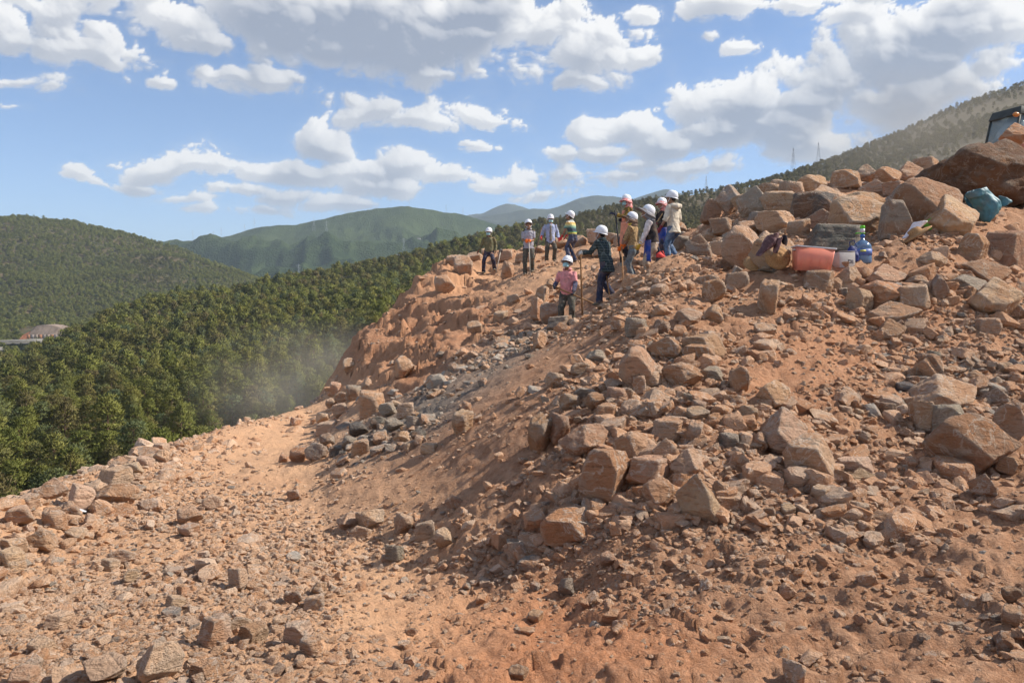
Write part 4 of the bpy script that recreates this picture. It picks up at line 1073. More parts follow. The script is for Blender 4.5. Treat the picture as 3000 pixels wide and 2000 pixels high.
def person(label, px, d, yaw, scale=1.0, lean=0.0, head=(0, 0), wl=None, wr=None, al=None, ar=None, shirt=None, trousers=None, sleeve='long', mask=False,
           glove=None, hat=None, extra=None, drop=0.0, shirt_hem=.80, z=None, skin=SKIN, side_lean=0.0, arm_cuff=None, pole=(.35, -.5, -.8)):
    x0 = (px - CX) / F * d
    z0 = float(H(x0, d)[0]) - drop if z is None else z
    E = empty("person", (x0, d, z0), rad(yaw)); E.scale = (scale,) * 3
    tag(E, label, "person", "quarry workers in white helmets")
    # ---- skeleton (facing +y, metres, origin between the feet)
    al = Vector(al or (-.12, 0, 0)); ar = Vector(ar or (.12, 0, 0))
    gl = [Vector((al.x, al.y, al.z)), Vector((ar.x, ar.y, ar.z))]
    # feet on the ground under them
    for q in gl:
        wp = Matrix.Rotation(rad(yaw), 3, 'Z') @ Vector((q.x, q.y, 0)) * scale
        if z is None: q.z += max(-.16, min(.16, (float(H(x0 + wp.x, d + wp.y)[0]) - drop - z0) / scale))
    pel = Vector(((gl[0].x + gl[1].x) / 2, (gl[0].y + gl[1].y) / 2 - .10 * math.sin(lean), .90 - .03 * abs(gl[0].x - gl[1].x) * 3))
    R = Matrix.Rotation(-lean, 3, 'X') @ Matrix.Rotation(side_lean, 3, 'Y')
    def up(x, y, z_): return pel + R @ Vector((x, y, z_))
    neck = up(0, .0, .545); hc = neck + (R @ Vector((0, .03, .0))) + Vector((0, .015, .125))
    sh = [up(-.170, 0, .470), up(.170, 0, .470)]; hip = [pel + Vector((-.088, 0, -.02)), pel + Vector((.088, 0, -.02))]
    wt_ = [Vector(wl) if wl else sh[0] + Vector((-.10, .08, -.53)), Vector(wr) if wr else sh[1] + Vector((.10, .08, -.53))]
    elb, wri = [], []
    for i in (0, 1):
        e_, w_ = ik(sh[i], wt_[i], .285, .255, (-pole[0] if i == 0 else pole[0], pole[1], pole[2])); elb.append(e_); wri.append(w_)
    kne, ank = [], []
    for i in (0, 1):
        k_, a_ = ik(hip[i], gl[i] + Vector((0, 0, .085)), .425, .42, (((-.15), 1, 0), (.15, 1, 0))[i]); kne.append(k_); ank.append(a_)
    HM = Matrix.Rotation(rad(head[1]), 3, 'Z') @ Matrix.Rotation(-rad(head[0]), 3, 'X')
    # ---- body: one continuous skin
    b = MB()
    b.ring_sweep([up(0, .0, -.08), up(0, 0, .05), up(0, .0, .18), up(0, .0, .34), up(0, 0, .45), up(0, 0, .52)], [.16, .155, .14, .165, .17, .09], [.105, .10, .095, .11, .10, .07], R @ Vector((1, 0, 0)))
    b.tube([up(0, 0, .50), neck, hc - HM @ Vector((0, .005, .06))], [.062, .056, .054])
    b.ball(hc, .075, .095, .118, HM); b.ball(hc + HM @ Vector((0, .035, -.055)), .055, .06, .062, HM)      # skull, jaw
    b.ball(hc + HM @ Vector((0, .098, -.012)), .013, .02, .026, HM, 8, 6)                                 # nose
    b.ball(hc + HM @ Vector((0, .080, .022)), .055, .022, .012, HM, 8, 6)                                 # brow
    b.ball(hc + HM @ Vector((0, .088, -.060)), .024, .012, .010, HM, 8, 6)                                # mouth
    for s_ in (-1, 1):
        b.ball(hc + HM @ Vector((s_ * .078, -.005, -.01)), .010, .022, .033, HM, 8, 6)                    # ears
    for i in (0, 1):
        si = (-1, 1)[i]
        b.tube([up(si * .10, 0, .45), sh[i], sh[i].lerp(elb[i], .45), elb[i], elb[i].lerp(wri[i], .4), wri[i]], [.06, .056, .047, .039, .038, .027])
        f = (wri[i] - elb[i]).normalized()
        if glove is None: hand(b, wri[i], f, Vector((-si * .6, .6, -.2)), 1.0, 0, .8, 1)
        b.tube([pel + Vector((si * .07, 0, .02)), hip[i] + Vector((0, 0, -.08)), hip[i].lerp(kne[i], .5), kne[i], kne[i].lerp(ank[i], .35), ank[i], ank[i] + Vector((0, 0, -.05))], [.095, .09, .075, .056, .054, .037, .036])
        b.tube([ank[i] + Vector((0, -.05, -.05)), ank[i] + Vector((0, .06, -.055)), ank[i] + Vector((si * .01, .16, -.062))], [.036, .038, .026])
    b.build("body", skin, E, remesh=.0125, sm=2)
    # eyes
    for s_ in (-1, 1):
        m_ = MB(); m_.ball(hc + HM @ Vector((s_ * .032, .084, .006)), .011, .008, .008, HM, 8, 6); m_.build("eye", HAIR, E)
    # ---- clothing
    if trousers:
        t_ = MB()
        t_.ring_sweep([up(0, 0, .12), up(0, 0, .04), pel + Vector((0, 0, -.03)), pel + Vector((0, 0, -.10))], [.158, .170, .178, .165], [.112, .120, .122, .11], (1, 0, 0))
        for i in (0, 1):
            si = (-1, 1)[i]
            t_.tube([hip[i] + Vector((0, 0, .03)), hip[i] + Vector((si * .005, 0, -.10)), hip[i].lerp(kne[i], .55), kne[i], kne[i].lerp(ank[i], .5), ank[i] + Vector((0, 0, .02)), ank[i] + Vector((0, .01, -.03))], [.098, .102, .088, .075, .073, .076, .074], 14)
        t_.build("trousers", trousers, E, remesh=.014, sm=3, disp=.04)
    if shirt:
        t_ = MB(); hem = (.90 - shirt_hem)
        lo = pel + Vector((0, -.01, -hem)) if lean < .3 else up(0, 0, -hem)
        t_.ring_sweep([lo, up(0, 0, .0), up(0, .0, .10), up(0, .005, .22), up(0, .0, .36), up(0, 0, .46), up(0, 0, .515), up(0, .005, .535)], [.198 if hem > .05 else .172, .178, .166, .170, .180, .162, .104, .075], [.15 if hem > .05 else .125, .135, .126, .13, .132, .12, .095, .075], R @ Vector((1, 0, 0)), 18)
        for i in (0, 1):
            si = (-1, 1)[i]; f = (wri[i] - elb[i]).normalized()
            if sleeve == 'long': C, Rr = [up(si * .11, 0, .44), sh[i], sh[i].lerp(elb[i], .5), elb[i], elb[i].lerp(wri[i], .5), wri[i] - f * .015], [.08, .078, .066, .058, .054, .047]
            elif sleeve == 'rolled': C, Rr = [up(si * .11, 0, .44), sh[i], sh[i].lerp(elb[i], .5), elb[i], elb[i] + f * .07], [.08, .078, .068, .06, .058]
            else: C, Rr = [up(si * .11, 0, .44), sh[i], sh[i].lerp(elb[i], .5), sh[i].lerp(elb[i], .82)], [.072, .064, .060, .060]
            t_.tube(C, Rr, 12)
        top_ = t_.build("jacket" if shirt_hem < .8 else "shirt", shirt, E, remesh=.0135, sm=3, disp=.045)
    if arm_cuff:
        for i in (0, 1):
            t_ = MB(); t_.tube([sh[i].lerp(elb[i], .75), elb[i], elb[i].lerp(wri[i], .5), wri[i]], [.052, .056, .056, .046], 12); t_.build("sleeve_cover", arm_cuff, E, remesh=.014, sm=2, disp=.03)
    if glove is not None:
        for i in (0, 1):
            si = (-1, 1)[i]; f = (wri[i] - elb[i]).normalized()
            t_ = MB(); t_.tube([wri[i] - f * .07, wri[i] - f * .03, wri[i] + f * .005], [.046, .042, .034], 12)
            hand(t_, wri[i], f, Vector((-si * .6, .6, -.2)), 1.06, .003, .95, 1); t_.build("glove", glove, E, remesh=.009, sm=1)
    for i in (0, 1):
        t_ = MB(); si = (-1, 1)[i]; A = ank[i]
        t_.ring_sweep([A + Vector((0, -.07, -.045)), A + Vector((0, -.03, -.04)), A + Vector((0, .06, -.05)), A + Vector((si * .008, .13, -.057)), A + Vector((si * .01, .185, -.064))], [.036, .044, .048, .048, .030], [.038, .046, .040, .032, .020], (1, 0, 0), 12)
        t_.tube([A + Vector((0, -.01, -.04)), A + Vector((0, -.005, .04))], [.045, .048], 12)
        t_.build("shoe", BOOT, E, remesh=.013, sm=1)
    # hair under the helmet
    t_ = MB(); t_.ball(hc + HM @ Vector((0, -.022, .022)), .082, .086, .10, HM); t_.build("hair", HAIR, E)
    # ---- helmet: ribbed dome, brim that juts forward, chin strap
    hb = hc + HM @ Vector((0, -.004, .046)); t_ = MB(); seg = 28
    prof = [(1.0, 0.0), (.985, .035), (.93, .075), (.80, .112), (.58, .140), (.30, .155), (.02, .159)]
    G = []
    for (r_, h_) in prof:
        G.append([hb + HM @ Vector((math.cos(a) * .119 * r_, math.sin(a) * .143 * r_, h_ + (.006 * max(0, 1 - abs(math.cos(a)) * 5) if r_ < .95 else 0))) for a in [2 * math.pi * k / seg for k in range(seg + 1)]])
    t_.quadgrid(G)
    G = []
    for r_, h_ in ((.99, .004), (1.0, .0), (1.12, -.012), (1.13, -.018)):
        row = []
        for k in range(seg + 1):
            a = 2 * math.pi * k / seg; fr = max(0, math.sin(a)); e_ = (r_ - 1) * (1 + 1.6 * fr ** 2) + 1 if r_ > 1 else r_
            row.append(hb + HM @ Vector((math.cos(a) * .119 * e_, math.sin(a) * .143 * e_, h_ - (.012 * fr if r_ > 1 else 0))))
        G.append(row)
    t_.quadgrid(G)
    hm_ = t_.build("helmet", HELM, E, solid=.004)
    t_ = MB(); t_.tube([hb + HM @ Vector((-.105, .01, 0)), hc + HM @ Vector((-.082, .03, -.06)), hc + HM @ Vector((-.03, .075, -.118)), hc + HM @ Vector((.03, .075, -.118)), hc + HM @ Vector((.082, .03, -.06)), hb + HM @ Vector((.105, .01, 0))], [.005] * 6, 6); t_.build("chin_strap", HELM, hm_)
    if mask:
        t_ = MB(); G = []
        for j in range(6):
            v = j / 5; row = []
            for i in range(9):
                u = (i / 8 - .5) * 2
                row.append(hc + HM @ Vector((u * .072, .112 - .055 * u * u - .020 * abs(v - .45), -.005 - v * .098)))
            G.append(row)
        t_.quadgrid(G); t_.build("face_mask", MASK, E, solid=.004)
    if hat:     # cloth sun hat or hood worn under the helmet
        t_ = MB(); G = []
        seg = 26; cl_, br_, flap = hat
        for r_, h_ in ((.99, .02), (1.03, -.006), (1.03 + br_, -.045), (1.05 + br_ * 1.25, -.062)):
            row = []
            for k in range(seg + 1):
                a = 2 * math.pi * k / seg; fr = max(0, math.sin(a)); e_ = 1 + (r_ - 1) * (.55 + .6 * fr)
                row.append(hb + HM @ Vector((math.cos(a) * .125 * e_, math.sin(a) * .150 * e_, h_ + .012 * math.sin(3 * a + 1))))
            G.append(row)
        t_.quadgrid(G)
        t_.build("sun_hat", cl_, E, solid=.005)
        if flap is not None:   # cloth hanging over ears and nape
            t_ = MB(); t_.ring_sweep([hb + HM @ Vector((0, -.03, .02)), hc + HM @ Vector((0, -.035, -.03)), neck + Vector((0, -.03, .04)), neck + R @ Vector((0, -.03, -.05))], [.105, .108, .098, .13], [.105, .105, .095, .10], (1, 0, 0), 16)
            t_.build("neck_scarf", flap, E, remesh=.014, sm=2, disp=.03)
    P_ = dict(top=top_, E=E, pel=pel, up=up, neck=neck, hc=hc, wri=wri, elb=elb, sh=sh, HM=HM, R=R, hip=hip, kne=kne, ank=ank)
    if extra: extra(P_)
    return P_
def world_pt(P_, v): return (Matrix.Translation(P_['E'].location) @ Matrix.Rotation(P_['E'].rotation_euler.z, 4, 'Z') @ Matrix.Scale(P_['E'].scale.x, 4)) @ Vector(v)
def apron(col, w=.17, top=.10, bottom=-.42, name="apron"):
    def f(P_):
        t_ = MB(); G = []
        for j in range(8):
            v = j / 7; z_ = top + (bottom - top) * v; row = []
            for i in range(11):
                a = (i / 10 - .5) * 2.7; rx = w * (1.12 + .12 * v); ry = .178 + .03 * v + .012 * math.sin(a * 5) * v
                row.append((P_['up'](0, 0, 0) if False else P_['pel']) + Vector((math.sin(a) * rx, math.cos(a) * ry + .0, z_)))
            G.append(row)
        t_.quadgrid(G); t_.build(name, col, P_['E'], solid=.008)
    return f
def bib(col):
    def f(P_):
        apron(col, .165, .12, -.48)(P_)
        t_ = MB(); G = []
        for j in range(6):
            v = j / 5; row = []
            for i in range(9):
                u = (i / 8 - .5) * 2
                row.append(P_['up'](u * (.15 - .03 * v), .148 - .035 * u * u, .10 + .33 * v))
            G.append(row)
        t_.quadgrid(G); t_.build("bib", col, P_['E'], solid=.008)
    return f
def vest(col):
    def f(P_):
        up, R = P_['up'], P_['R']; t_ = MB()
        t_.ring_sweep([up(0, 0, .0), up(0, 0, .12), up(0, 0, .26), up(0, 0, .38), up(0, 0, .47), up(0, 0, .52)], [.19, .186, .19, .202, .19, .11], [.145, .14, .143, .145, .13, .10], R @ Vector((1, 0, 0)), 18)
        t_.build("vest", col, P_['E'], remesh=.014, sm=2, disp=.03)
    return f
def open_front(col):          # t-shirt showing in an open jacket
    def f(P_):
        t_ = MB(); G = []
        for j in range(9):
            v = j / 8; row = []
            for i in range(7):
                u = (i / 6 - .5) * 2
                row.append(P_['up'](u * (.062 - .02 * v), .146 - .03 * u * u - .055 * max(0, v - .6), -.09 + .57 * v))
            G.append(row)
        t_.quadgrid(G); t_.build("undershirt", col, P_['E'], solid=.006)
    return f
def collar(col):
    def f(P_):
        t_ = MB(); up = P_['up']; G = []
        for j in range(3):
            row = []
            for i in range(15):
                a = (i / 14 - .5) * 5.4 + math.pi
                row.append(up(math.sin(a) * -.088 * (1 + .12 * j), -math.cos(a) * -.085 * (1 + .12 * j) + .005, .525 + (.045, .05, .0)[j]))
            G.append(row)
        t_.quadgrid(G); t_.build("collar", col, P_["top"], solid=.006)
    return f
def hood(col):
    def f(P_):
        t_ = MB(); up = P_['up']
        t_.tube([up(-.11, .02, .50), up(-.12, -.07, .50), up(-.06, -.14, .48), up(.06, -.14, .48), up(.12, -.07, .50), up(.11, .02, .50)], [.04, .055, .07, .07, .055, .04], 12)
        t_.build("hood", col, P_["top"], remesh=.014, sm=3, disp=.03)
    return f
def many(*fs):
    def f(P_):
        for g_ in fs: g_(P_)
    return f

OLIVE = cloth("olive_shirt", (.15, .145, .085)); NAVY = cloth("navy_trousers", (.035, .042, .075)); GREYSH = cloth("grey_shirt", (.36, .36, .42)); CHAR = cloth("charcoal_trousers", (.085, .085, .075))
DENIM_SHIRT = cloth("pale_denim", (.36, .42, .60)); TEE = cloth("grey_tee", (.23, .215, .185)); JEAN = cloth("blue_jeans", (.055, .075, .135), .35); PINK = cloth("pink_polo", (.72, .30, .31)); BLUEC = cloth("navy_sleeve", (.07, .085, .16), .3)
TAN = print_mat("brown_print", (.46, .31, .15), (.22, .14, .075), 26, 2.2); JEANG = cloth("grey_jeans", (.14, .165, .18), .35); WHITE_SH = cloth("white_sleeve", (.66, .60, .60)); BLACK = cloth("black_cloth", (.025, .025, .032)); BLUEA = cloth("blue_apron", (.035, .07, .30)); BEIGE = cloth("beige_trousers", (.42, .32, .24))
PEACH = cloth("peach_apron", (.78, .31, .20)); PATT = print_mat("yellow_print", (.035, .03, .028), (.42, .26, .05), 24, 1.5); REDS = print_mat("pink_scarf", (.62, .16, .17), (.75, .40, .36), 20, 1.2); CREAM = cloth("cream_jacket", (.66, .58, .47), .08); GREYHOOD = cloth("grey_hood", (.20, .20, .22), .3); BROWNHAT = cloth("brown_hat", (.17, .115, .085), .3); DENIM = cloth("washed_jeans", (.11, .17, .27), .4)
G_OR = simple("orange_glove", (.80, .17, .025), .6); G_RED = simple("red_glove", (.55, .05, .05), .7); G_YEL = simple("yellow_glove", (.55, .33, .04), .7); G_DK = simple("dark_glove", (.05, .05, .075), .8); G_WH = simple("white_glove", (.6, .56, .52), .8); G_DR = simple("maroon_glove", (.22, .035, .045), .7)
PLAID, STRIPE = plaid_mat(), stripe_mat()

p1 = person("person in olive shirt and face mask at the far left of the ledge, legs apart", 1118, 30.0, 172, 1.0, .02, (-8, -14), al=(.10 - .14, 0, 0), ar=(.12, 0, 0), wl=(-.30, .10, .88), wr=(.32, .06, .88), shirt=OLIVE, trousers=NAVY, mask=True, glove=None, extra=collar(OLIVE), shirt_hem=.86) if False else \
     person("person in olive shirt and face mask at the far left of the ledge, legs apart", 1118, 30.0, 172, 1.0, .02, (-8, -14), al=(-.30, .0, 0), ar=(.12, 0, 0), wl=(-.34, .04, .84), wr=(.30, .10, .86), shirt=OLIVE, trousers=NAVY, mask=True, extra=collar(OLIVE), shirt_hem=.86)
p2 = person("person in grey short sleeved shirt with orange gloves clasped, looking down", 1215, 26.0, 178, 1.0, .04, (-24, 6), al=(-.10, 0, 0), ar=(.13, .03, 0), wl=(.0, .27, 1.02), wr=(.055, .27, 1.05), shirt=GREYSH, trousers=CHAR, sleeve='short', glove=G_OR, extra=collar(GREYSH), shirt_hem=.82)
p3 = person("person in open pale denim jacket with face mask and red gloves, leaning on a bar", 1262, 28.5, 182, 1.0, .0, (-6, 4), al=(-.17, .02, 0), ar=(.10, 0, 0), wl=(-.33, .06, .87), wr=(.30, .14, .92), shirt=DENIM_SHIRT, trousers=CHAR, mask=True, glove=G_RED, extra=open_front(TEE), shirt_hem=.74)
p4 = person("person in colourful striped T-shirt seen from behind, bending to the left", 1314, 26.5, 52, 1.0, .20, (-34, 25), al=(-.09, .03, 0), ar=(.10, -.06, 0), wl=(-.22, .30, .78), wr=(.10, .34, .84), shirt=STRIPE, trousers=JEAN, sleeve='short', glove=G_RED, shirt_hem=.86)
p5 = person("person in pink polo shirt and navy sleeve covers standing knee deep in the hollow", 1303, 18.4, 168, .98, .05, (-22, -18), al=(-.13, .02, 0), ar=(.12, 0, 0), wl=(-.19, .30, .90), wr=(.28, .18, 1.03), shirt=PINK, trousers=CHAR, sleeve='short', mask=True, glove=G_DK, arm_cuff=BLUEC, extra=collar(PINK), shirt_hem=.86, z=float(at(*PIT).z))
p6 = person("person in dark plaid jacket leaning on a wooden shovel handle in the centre", 1398, 17.3, 46, .98, .24, (-16, 18), al=(-.14, .16, 0), ar=(.12, -.02, 0), wl=(-.19, .60, 1.12), wr=(.20, .30, .84), shirt=PLAID, trousers=NAVY, glove=G_WH, shirt_hem=.70, extra=collar(PLAID))
p7 = person("person in brown printed shirt and grey jeans under a brown brimmed hat", 1456, 19.2, 62, .97, .06, (-26, 12), al=(-.09, 0, 0), ar=(.09, .02, 0), wl=(-.16, .30, .84), wr=(.10, .32, .88), shirt=TAN, trousers=JEANG, sleeve='rolled', glove=G_OR, hat=(BROWNHAT, .42, BROWNHAT), shirt_hem=.84, extra=collar(cloth("yellow_collar", (.62, .42, .06))))
p8 = person("person in black vest and blue apron with white sleeves and yellow gloves", 1497, 17.2, 78, .98, .16, (-30, 8), al=(-.09, .02, 0), ar=(.09, -.04, 0), wl=(-.16, .30, .72), wr=(.22, .06, .72), shirt=WHITE_SH, trousers=BEIGE, glove=G_YEL, hat=(GREYHOOD, .70, GREYHOOD), shirt_hem=.86, extra=many(vest(BLACK), apron(BLUEA, .185, .06, -.40)))
p9 = person("person in peach apron and pink headscarf holding a tall dark pole", 1443, 21.0, 100, .97, .0, (-8, 20), al=(-.10, .03, 0), ar=(.10, 0, 0), wl=(-.13, .42, 1.20), wr=(.24, .08, 1.10), shirt=PATT, trousers=BLACK, mask=True, glove=G_DK, hat=(REDS, .25, REDS), extra=bib(PEACH), shirt_hem=.86)
p10 = person("person in red face scarf and blue apron behind the cream jacket", 1524, 20.6, 112, .97, .04, (-12, 10), wl=(-.10, .33, 1.02), wr=(.14, .32, 1.06), shirt=BLACK, trousers=NAVY, glove=G_DR, hat=(REDS, .12, REDS), extra=apron(BLUEA, .185, .06, -.40), shirt_hem=.86)
p11 = person("person in hooded cream jacket and washed jeans, back turned, tallest in the right-hand group", 1546, 19.4, 44, 1.04, .03, (-14, 22), al=(-.10, .02, 0), ar=(.12, -.02, 0), wl=(-.28, .16, .86), wr=(.24, .16, .88), shirt=CREAM, trousers=DENIM, sleeve='rolled', glove=G_DR, shirt_hem=.76, extra=hood(CREAM))
p12 = person("small distant person in red shirt glimpsed between two nearer workers", 1480, 50.0, 150, .98, .1, (-10, 0), shirt=cloth("red_shirt", (.5, .09, .12)), trousers=BLACK, shirt_hem=.85)

# ------------------------------------------------------------------ hand tools
WOOD = simple("tool_wood", (.30, .155, .065), .7, .25, 22); STEEL = simple("tool_steel", (.18, .18, .19), .5, .3, 25, .7); PALEROD = simple("pale_rod", (.50, .45, .38), .7)
def rod(name, a, b, r, mat, label, cat="tool", group=None):
    """shaft between two world points; object's origin at its foot"""
    a, b = Vector(a), Vector(b); E_ = empty(name, a); m_ = MB(); m_.tube([Vector(), (b - a) * .5, b - a], [r, r * 1.05, r], 8); m_.build("shaft", mat, E_)
    tag(E_, label, cat, group); return E_
def ground_at(px, d): x = (px - CX) / F * d; return Vector((x, d, float(H(x, d)[0])))
def hoe_head(E_, off, sx=.2):
    m_ = MB(); m_.box(Vector(off), sx, .03, .10, Matrix.Rotation(.5, 3, 'X')); m_.ball(Vector(off) + Vector((0, 0, .05)), .03, .03, .03); m_.build("blade", STEEL, E_, bevel=.006)
def shovel_blade(E_, tip_dir):
    t_ = MB(); f = Vector(tip_dir).normalized(); s = f.cross(Vector((0, 0, 1))).normalized(); n = s.cross(f); G = []
    for j in range(8):
        v = j / 7; w = .115 * (1 - max(0, v - .6) ** 2 * 4.5); row = []
        for i in range(7):
            u = (i / 6 - .5) * 2; row.append(f * (v * .30) + s * u * w + n * (.03 * u * u + .02 * v))
        G.append(row)
    t_.quadgrid(G); t_.build("blade", STEEL, E_, solid=.006)
h6 = world_pt(p6, p6['wri'][0]) + Vector((-.03, .08, -.05))
foot6 = ground_at(1338, 18.2); e6 = rod("shovel", foot6 + Vector((0, 0, -.02)), Vector((h6.x, h6.y, h6.z + .05)), .018, WOOD, "wooden shovel handle upright under the plaid jacket's outstretched hand"); shovel_blade(e6, (.1, -.2, -1))
h6r = world_pt(p6, p6['wri'][1]); e = rod("pick_handle", ground_at(1404, 16.9), Vector(h6r) + Vector((0.02, 0, .06)), .016, WOOD, "wooden tool handle leaning at the right hip of the plaid jacket"); hoe_head(e, (0, 0, .03), .16)
ha, hb_ = world_pt(p5, p5['wri'][1]), world_pt(p5, p5['wri'][0]); dr_ = (Vector(hb_) - Vector(ha)).normalized()
e = rod("shovel", Vector(hb_) + dr_ * .75 + Vector((0, 0, -.18)), Vector(ha) - dr_ * .12, .017, WOOD, "wooden shovel held across the waist of the pink polo shirt"); shovel_blade(e, dr_)
e = rod("iron_bar", ground_at(1222, 27.6), Vector(world_pt(p3, p3['wri'][1])) + Vector((.04, -.05, .45)), .016, simple("rust_bar", (.11, .06, .045), .8), "rusty iron bar slanting down from the open denim jacket", "bar")
e = rod("measuring_rod", ground_at(1218, 25.4), Vector(world_pt(p2, p2['wri'][0])) + Vector((0, -.06, .02)), .012, PALEROD, "thin pale rod standing under the orange gloves", "rod")
e = rod("hoe", ground_at(1139, 29.6), ground_at(1139, 29.6) + Vector((.18, .25, .86)), .014, PALEROD, "pale handled tool propped beside the olive shirt", "tool"); hoe_head(e, (0.18, .25, .84), .14)
f4 = ground_at(1338, 25.2); e = rod("shovel", f4, Vector(world_pt(p4, p4['wri'][1])) + Vector((0, 0, .03)), .016, WOOD, "shovel with grey blade behind the striped T-shirt"); shovel_blade(e, (-1, -.2, -.05))
e = rod("pole", ground_at(1427, 20.7), Vector(world_pt(p9, p9['wri'][0])) + Vector((0, -.03, .10)), .02, simple("dark_pole", (.03, .03, .035), .6), "tall dark pole gripped by the peach apron", "pole")
h7 = Vector(world_pt(p7, p7['wri'][0])); e = rod("pick_handle", ground_at(1432, 18.4), h7 + Vector((.02, 0, .05)), .016, WOOD, "wooden tool handle under the orange gloves of the brown printed shirt"); hoe_head(e, (0, 0, .02), .18)
h10 = Vector(world_pt(p10, p10['wri'][0])); e = rod("shovel", h10 + Vector((-.36, -.1, -.5)), h10 + Vector((.28, .1, .36)), .016, simple("new_wood", (.52, .31, .14), .6), "light wooden shaft held diagonally by the red face scarf"); shovel_blade(e, (-.5, -.15, -.7))
# ------------------------------------------------------------------ things left on the slope
def lathe(mb, prof, seg=28, c=(0, 0, 0), M=None):
    G = []
    for r_, h_ in prof:
        G.append([Vector(c) + ((M @ Vector((math.cos(a) * r_, math.sin(a) * r_, h_))) if M else Vector((math.cos(a) * r_, math.sin(a) * r_, h_))) for a in [2 * math.pi * k / seg for k in range(seg + 1)]])
    mb.quadgrid(G)
def prop(name, px, py, dn, yaw=0.0, lift=0.0):
    p = hit(px, py); e_ = empty(name, p + Vector((0, 0, lift)), yaw); k_ = p.y / dn; e_.scale = (k_,) * 3; return e_
def spot(px, py, dz=0.0):
    p = hit(px, py); p.z += dz; return p
# coral storage crate, tilted
CRATE_P = at(1863, 622, 12.15); 
CORAL = simple("coral_plastic", (.80, .25, .17), .5, .06, 6, spec=.35, dusty=.22); WHITEP = simple("white_plastic", (.58, .58, .62), .5, .06, 8, spec=.35, dusty=.2)
e = prop("storage_crate", 1863, 624, 12.15); e.rotation_euler = (0, rad(5.5), rad(-7))
def box_tub(w, d_, h, wb, db, t=.012):
    m_ = MB(); G = []
    prof = [(0, 0), (wb, db, 0.0), (w, d_, h), (w - t, d_ - t, h), (wb - t, db - t, t)]
    def ring(a, b, z_): 
        pts = []; r_ = .02
        for sx, sy, st_ in ((1, 1, 0), (-1, 1, 90), (-1, -1, 180), (1, -1, 270)):
            for k in range(4):
                an = rad(st_ + k * 30); pts.append(Vector((sx * (a - r_) + math.cos(an) * r_, sy * (b - r_) + math.sin(an) * r_, z_)))
        return pts + [pts[0]]
    m_.quadgrid([ring(.05, .05, 0), ring(wb, db, 0), ring(w, d_, h), ring(w - t, d_ - t, h), ring(wb - t, db - t, t), ring(.05, .05, t)])
    return m_, ring
m_, ring = box_tub(.275, .20, .36, .245, .17); tub = m_.build("tub", CORAL, e)
m_ = MB(); m_.quadgrid([ring(.282, .207, .345), ring(.292, .217, .35), ring(.292, .217, .368), ring(.265, .19, .37), ring(.265, .19, .362)]); m_.build("rim", WHITEP, e)
for k in (-.19, -.06, .07, .19):
    m_ = MB(); m_.box((k, -.187, .17), .006, .008, .26, Matrix.Rotation(-.085, 3, 'X')); m_.build("rib", CORAL, tub, bevel=.002)
for s_ in (-1, 1):
    m_ = MB(); m_.box((s_ * .285, 0, .31), .03, .14, .025); m_.build("handle", WHITEP, tub, bevel=.006)
tag(e, "coral red plastic storage crate with white rim on the rubble slope", "crate")
# white paper carton behind the crate
e = prop("carton", 1936, 607, 12.5, rad(18), -.07); m_ = MB(); m_.box((0, 0, .12), .30, .2, .24); bx = m_.build("box_body", simple("white_card", (.46, .44, .43), .8, .1, 9, dusty=.3), e, bevel=.004)
INK = simple("ink", (.03, .03, .05), .7)
for (a, b, c_, d2) in ((.02, .10, .012, .07), (.05, .12, .05, .012), (.05, .08, .05, .012), (.075, .10, .012, .05), (.105, .095, .012, .06)):
    m_ = MB(); m_.box((a, -.1015, b), c_, .002, d2); m_.build("printed_mark", INK, bx)
m_ = MB(); m_.box((0, -.06, .245), .30, .09, .004, Matrix.Rotation(-.3, 3, 'X')); m_.build("flap", bx.data.materials[0], e)
tag(e, "white printed carton half hidden between coral crate and blue bag", "carton")
# navy bag
e = prop("bag", 1958, 601, 12.45, rad(10)); m_ = MB(); m_.ring_sweep([(0, 0, 0), (0, 0, .10), (.01, 0, .19), (.02, 0, .24)], [.10, .11, .085, .055], [.06, .055, .035, .015], (1, 0, 0)); NB = simple("navy_bag", (.02, .03, .14), .6, .2); m_.build("pouch", NB, e, remesh=.015, sm=2, disp=.04)
m_ = MB(); m_.tube([(-.04, 0, .22), (-.05, 0, .30), (.03, 0, .33), (.07, 0, .23)], [.008] * 4, 6); m_.build("strap", NB, e)
tag(e, "small navy blue bag beside the water jug", "bag")
# water jug with hand pump
e = prop("water_jug", 1981, 600, 12.4, 0, -.04)
m, t, b = new_mat("blue_polycarbonate"); b.inputs['Base Color'].default_value = (.20, .36, .62, 1); b.inputs['Roughness'].default_value = .15; b.inputs['Transmission Weight'].default_value = .55; b.inputs['Alpha'].default_value = .9; JUG = m
LBL = simple("jug_label", (.10, .16, .42), .5); LIME = simple("lime_plastic", (.13, .55, .03), .4); BLP = simple("blue_plastic", (.05, .14, .42), .35)
m_ = MB(); lathe(m_, [(.002, 0), (.125, 0), (.135, .02), (.135, .10), (.130, .11), (.135, .12), (.135, .23), (.130, .24), (.134, .25), (.128, .28), (.10, .32), (.055, .35), (.030, .37), (.028, .41), (.002, .412)]); jug = m_.build("bottle", JUG, e)
m_ = MB(); lathe(m_, [(.1365, .125), (.138, .125), (.138, .22), (.1365, .22)]); m_.build("label_band", LBL, jug)
m_ = MB(); m_.box((-.05, -.1385, .19), .09, .003, .03); m_.build("label_panel", simple("label_yellow", (.55, .55, .12), .5), jug)
m_ = MB(); lathe(m_, [(.002, .405), (.036, .405), (.036, .44), (.022, .45), (.022, .465), (.002, .466)]); m_.build("neck_cap", BLP, e)
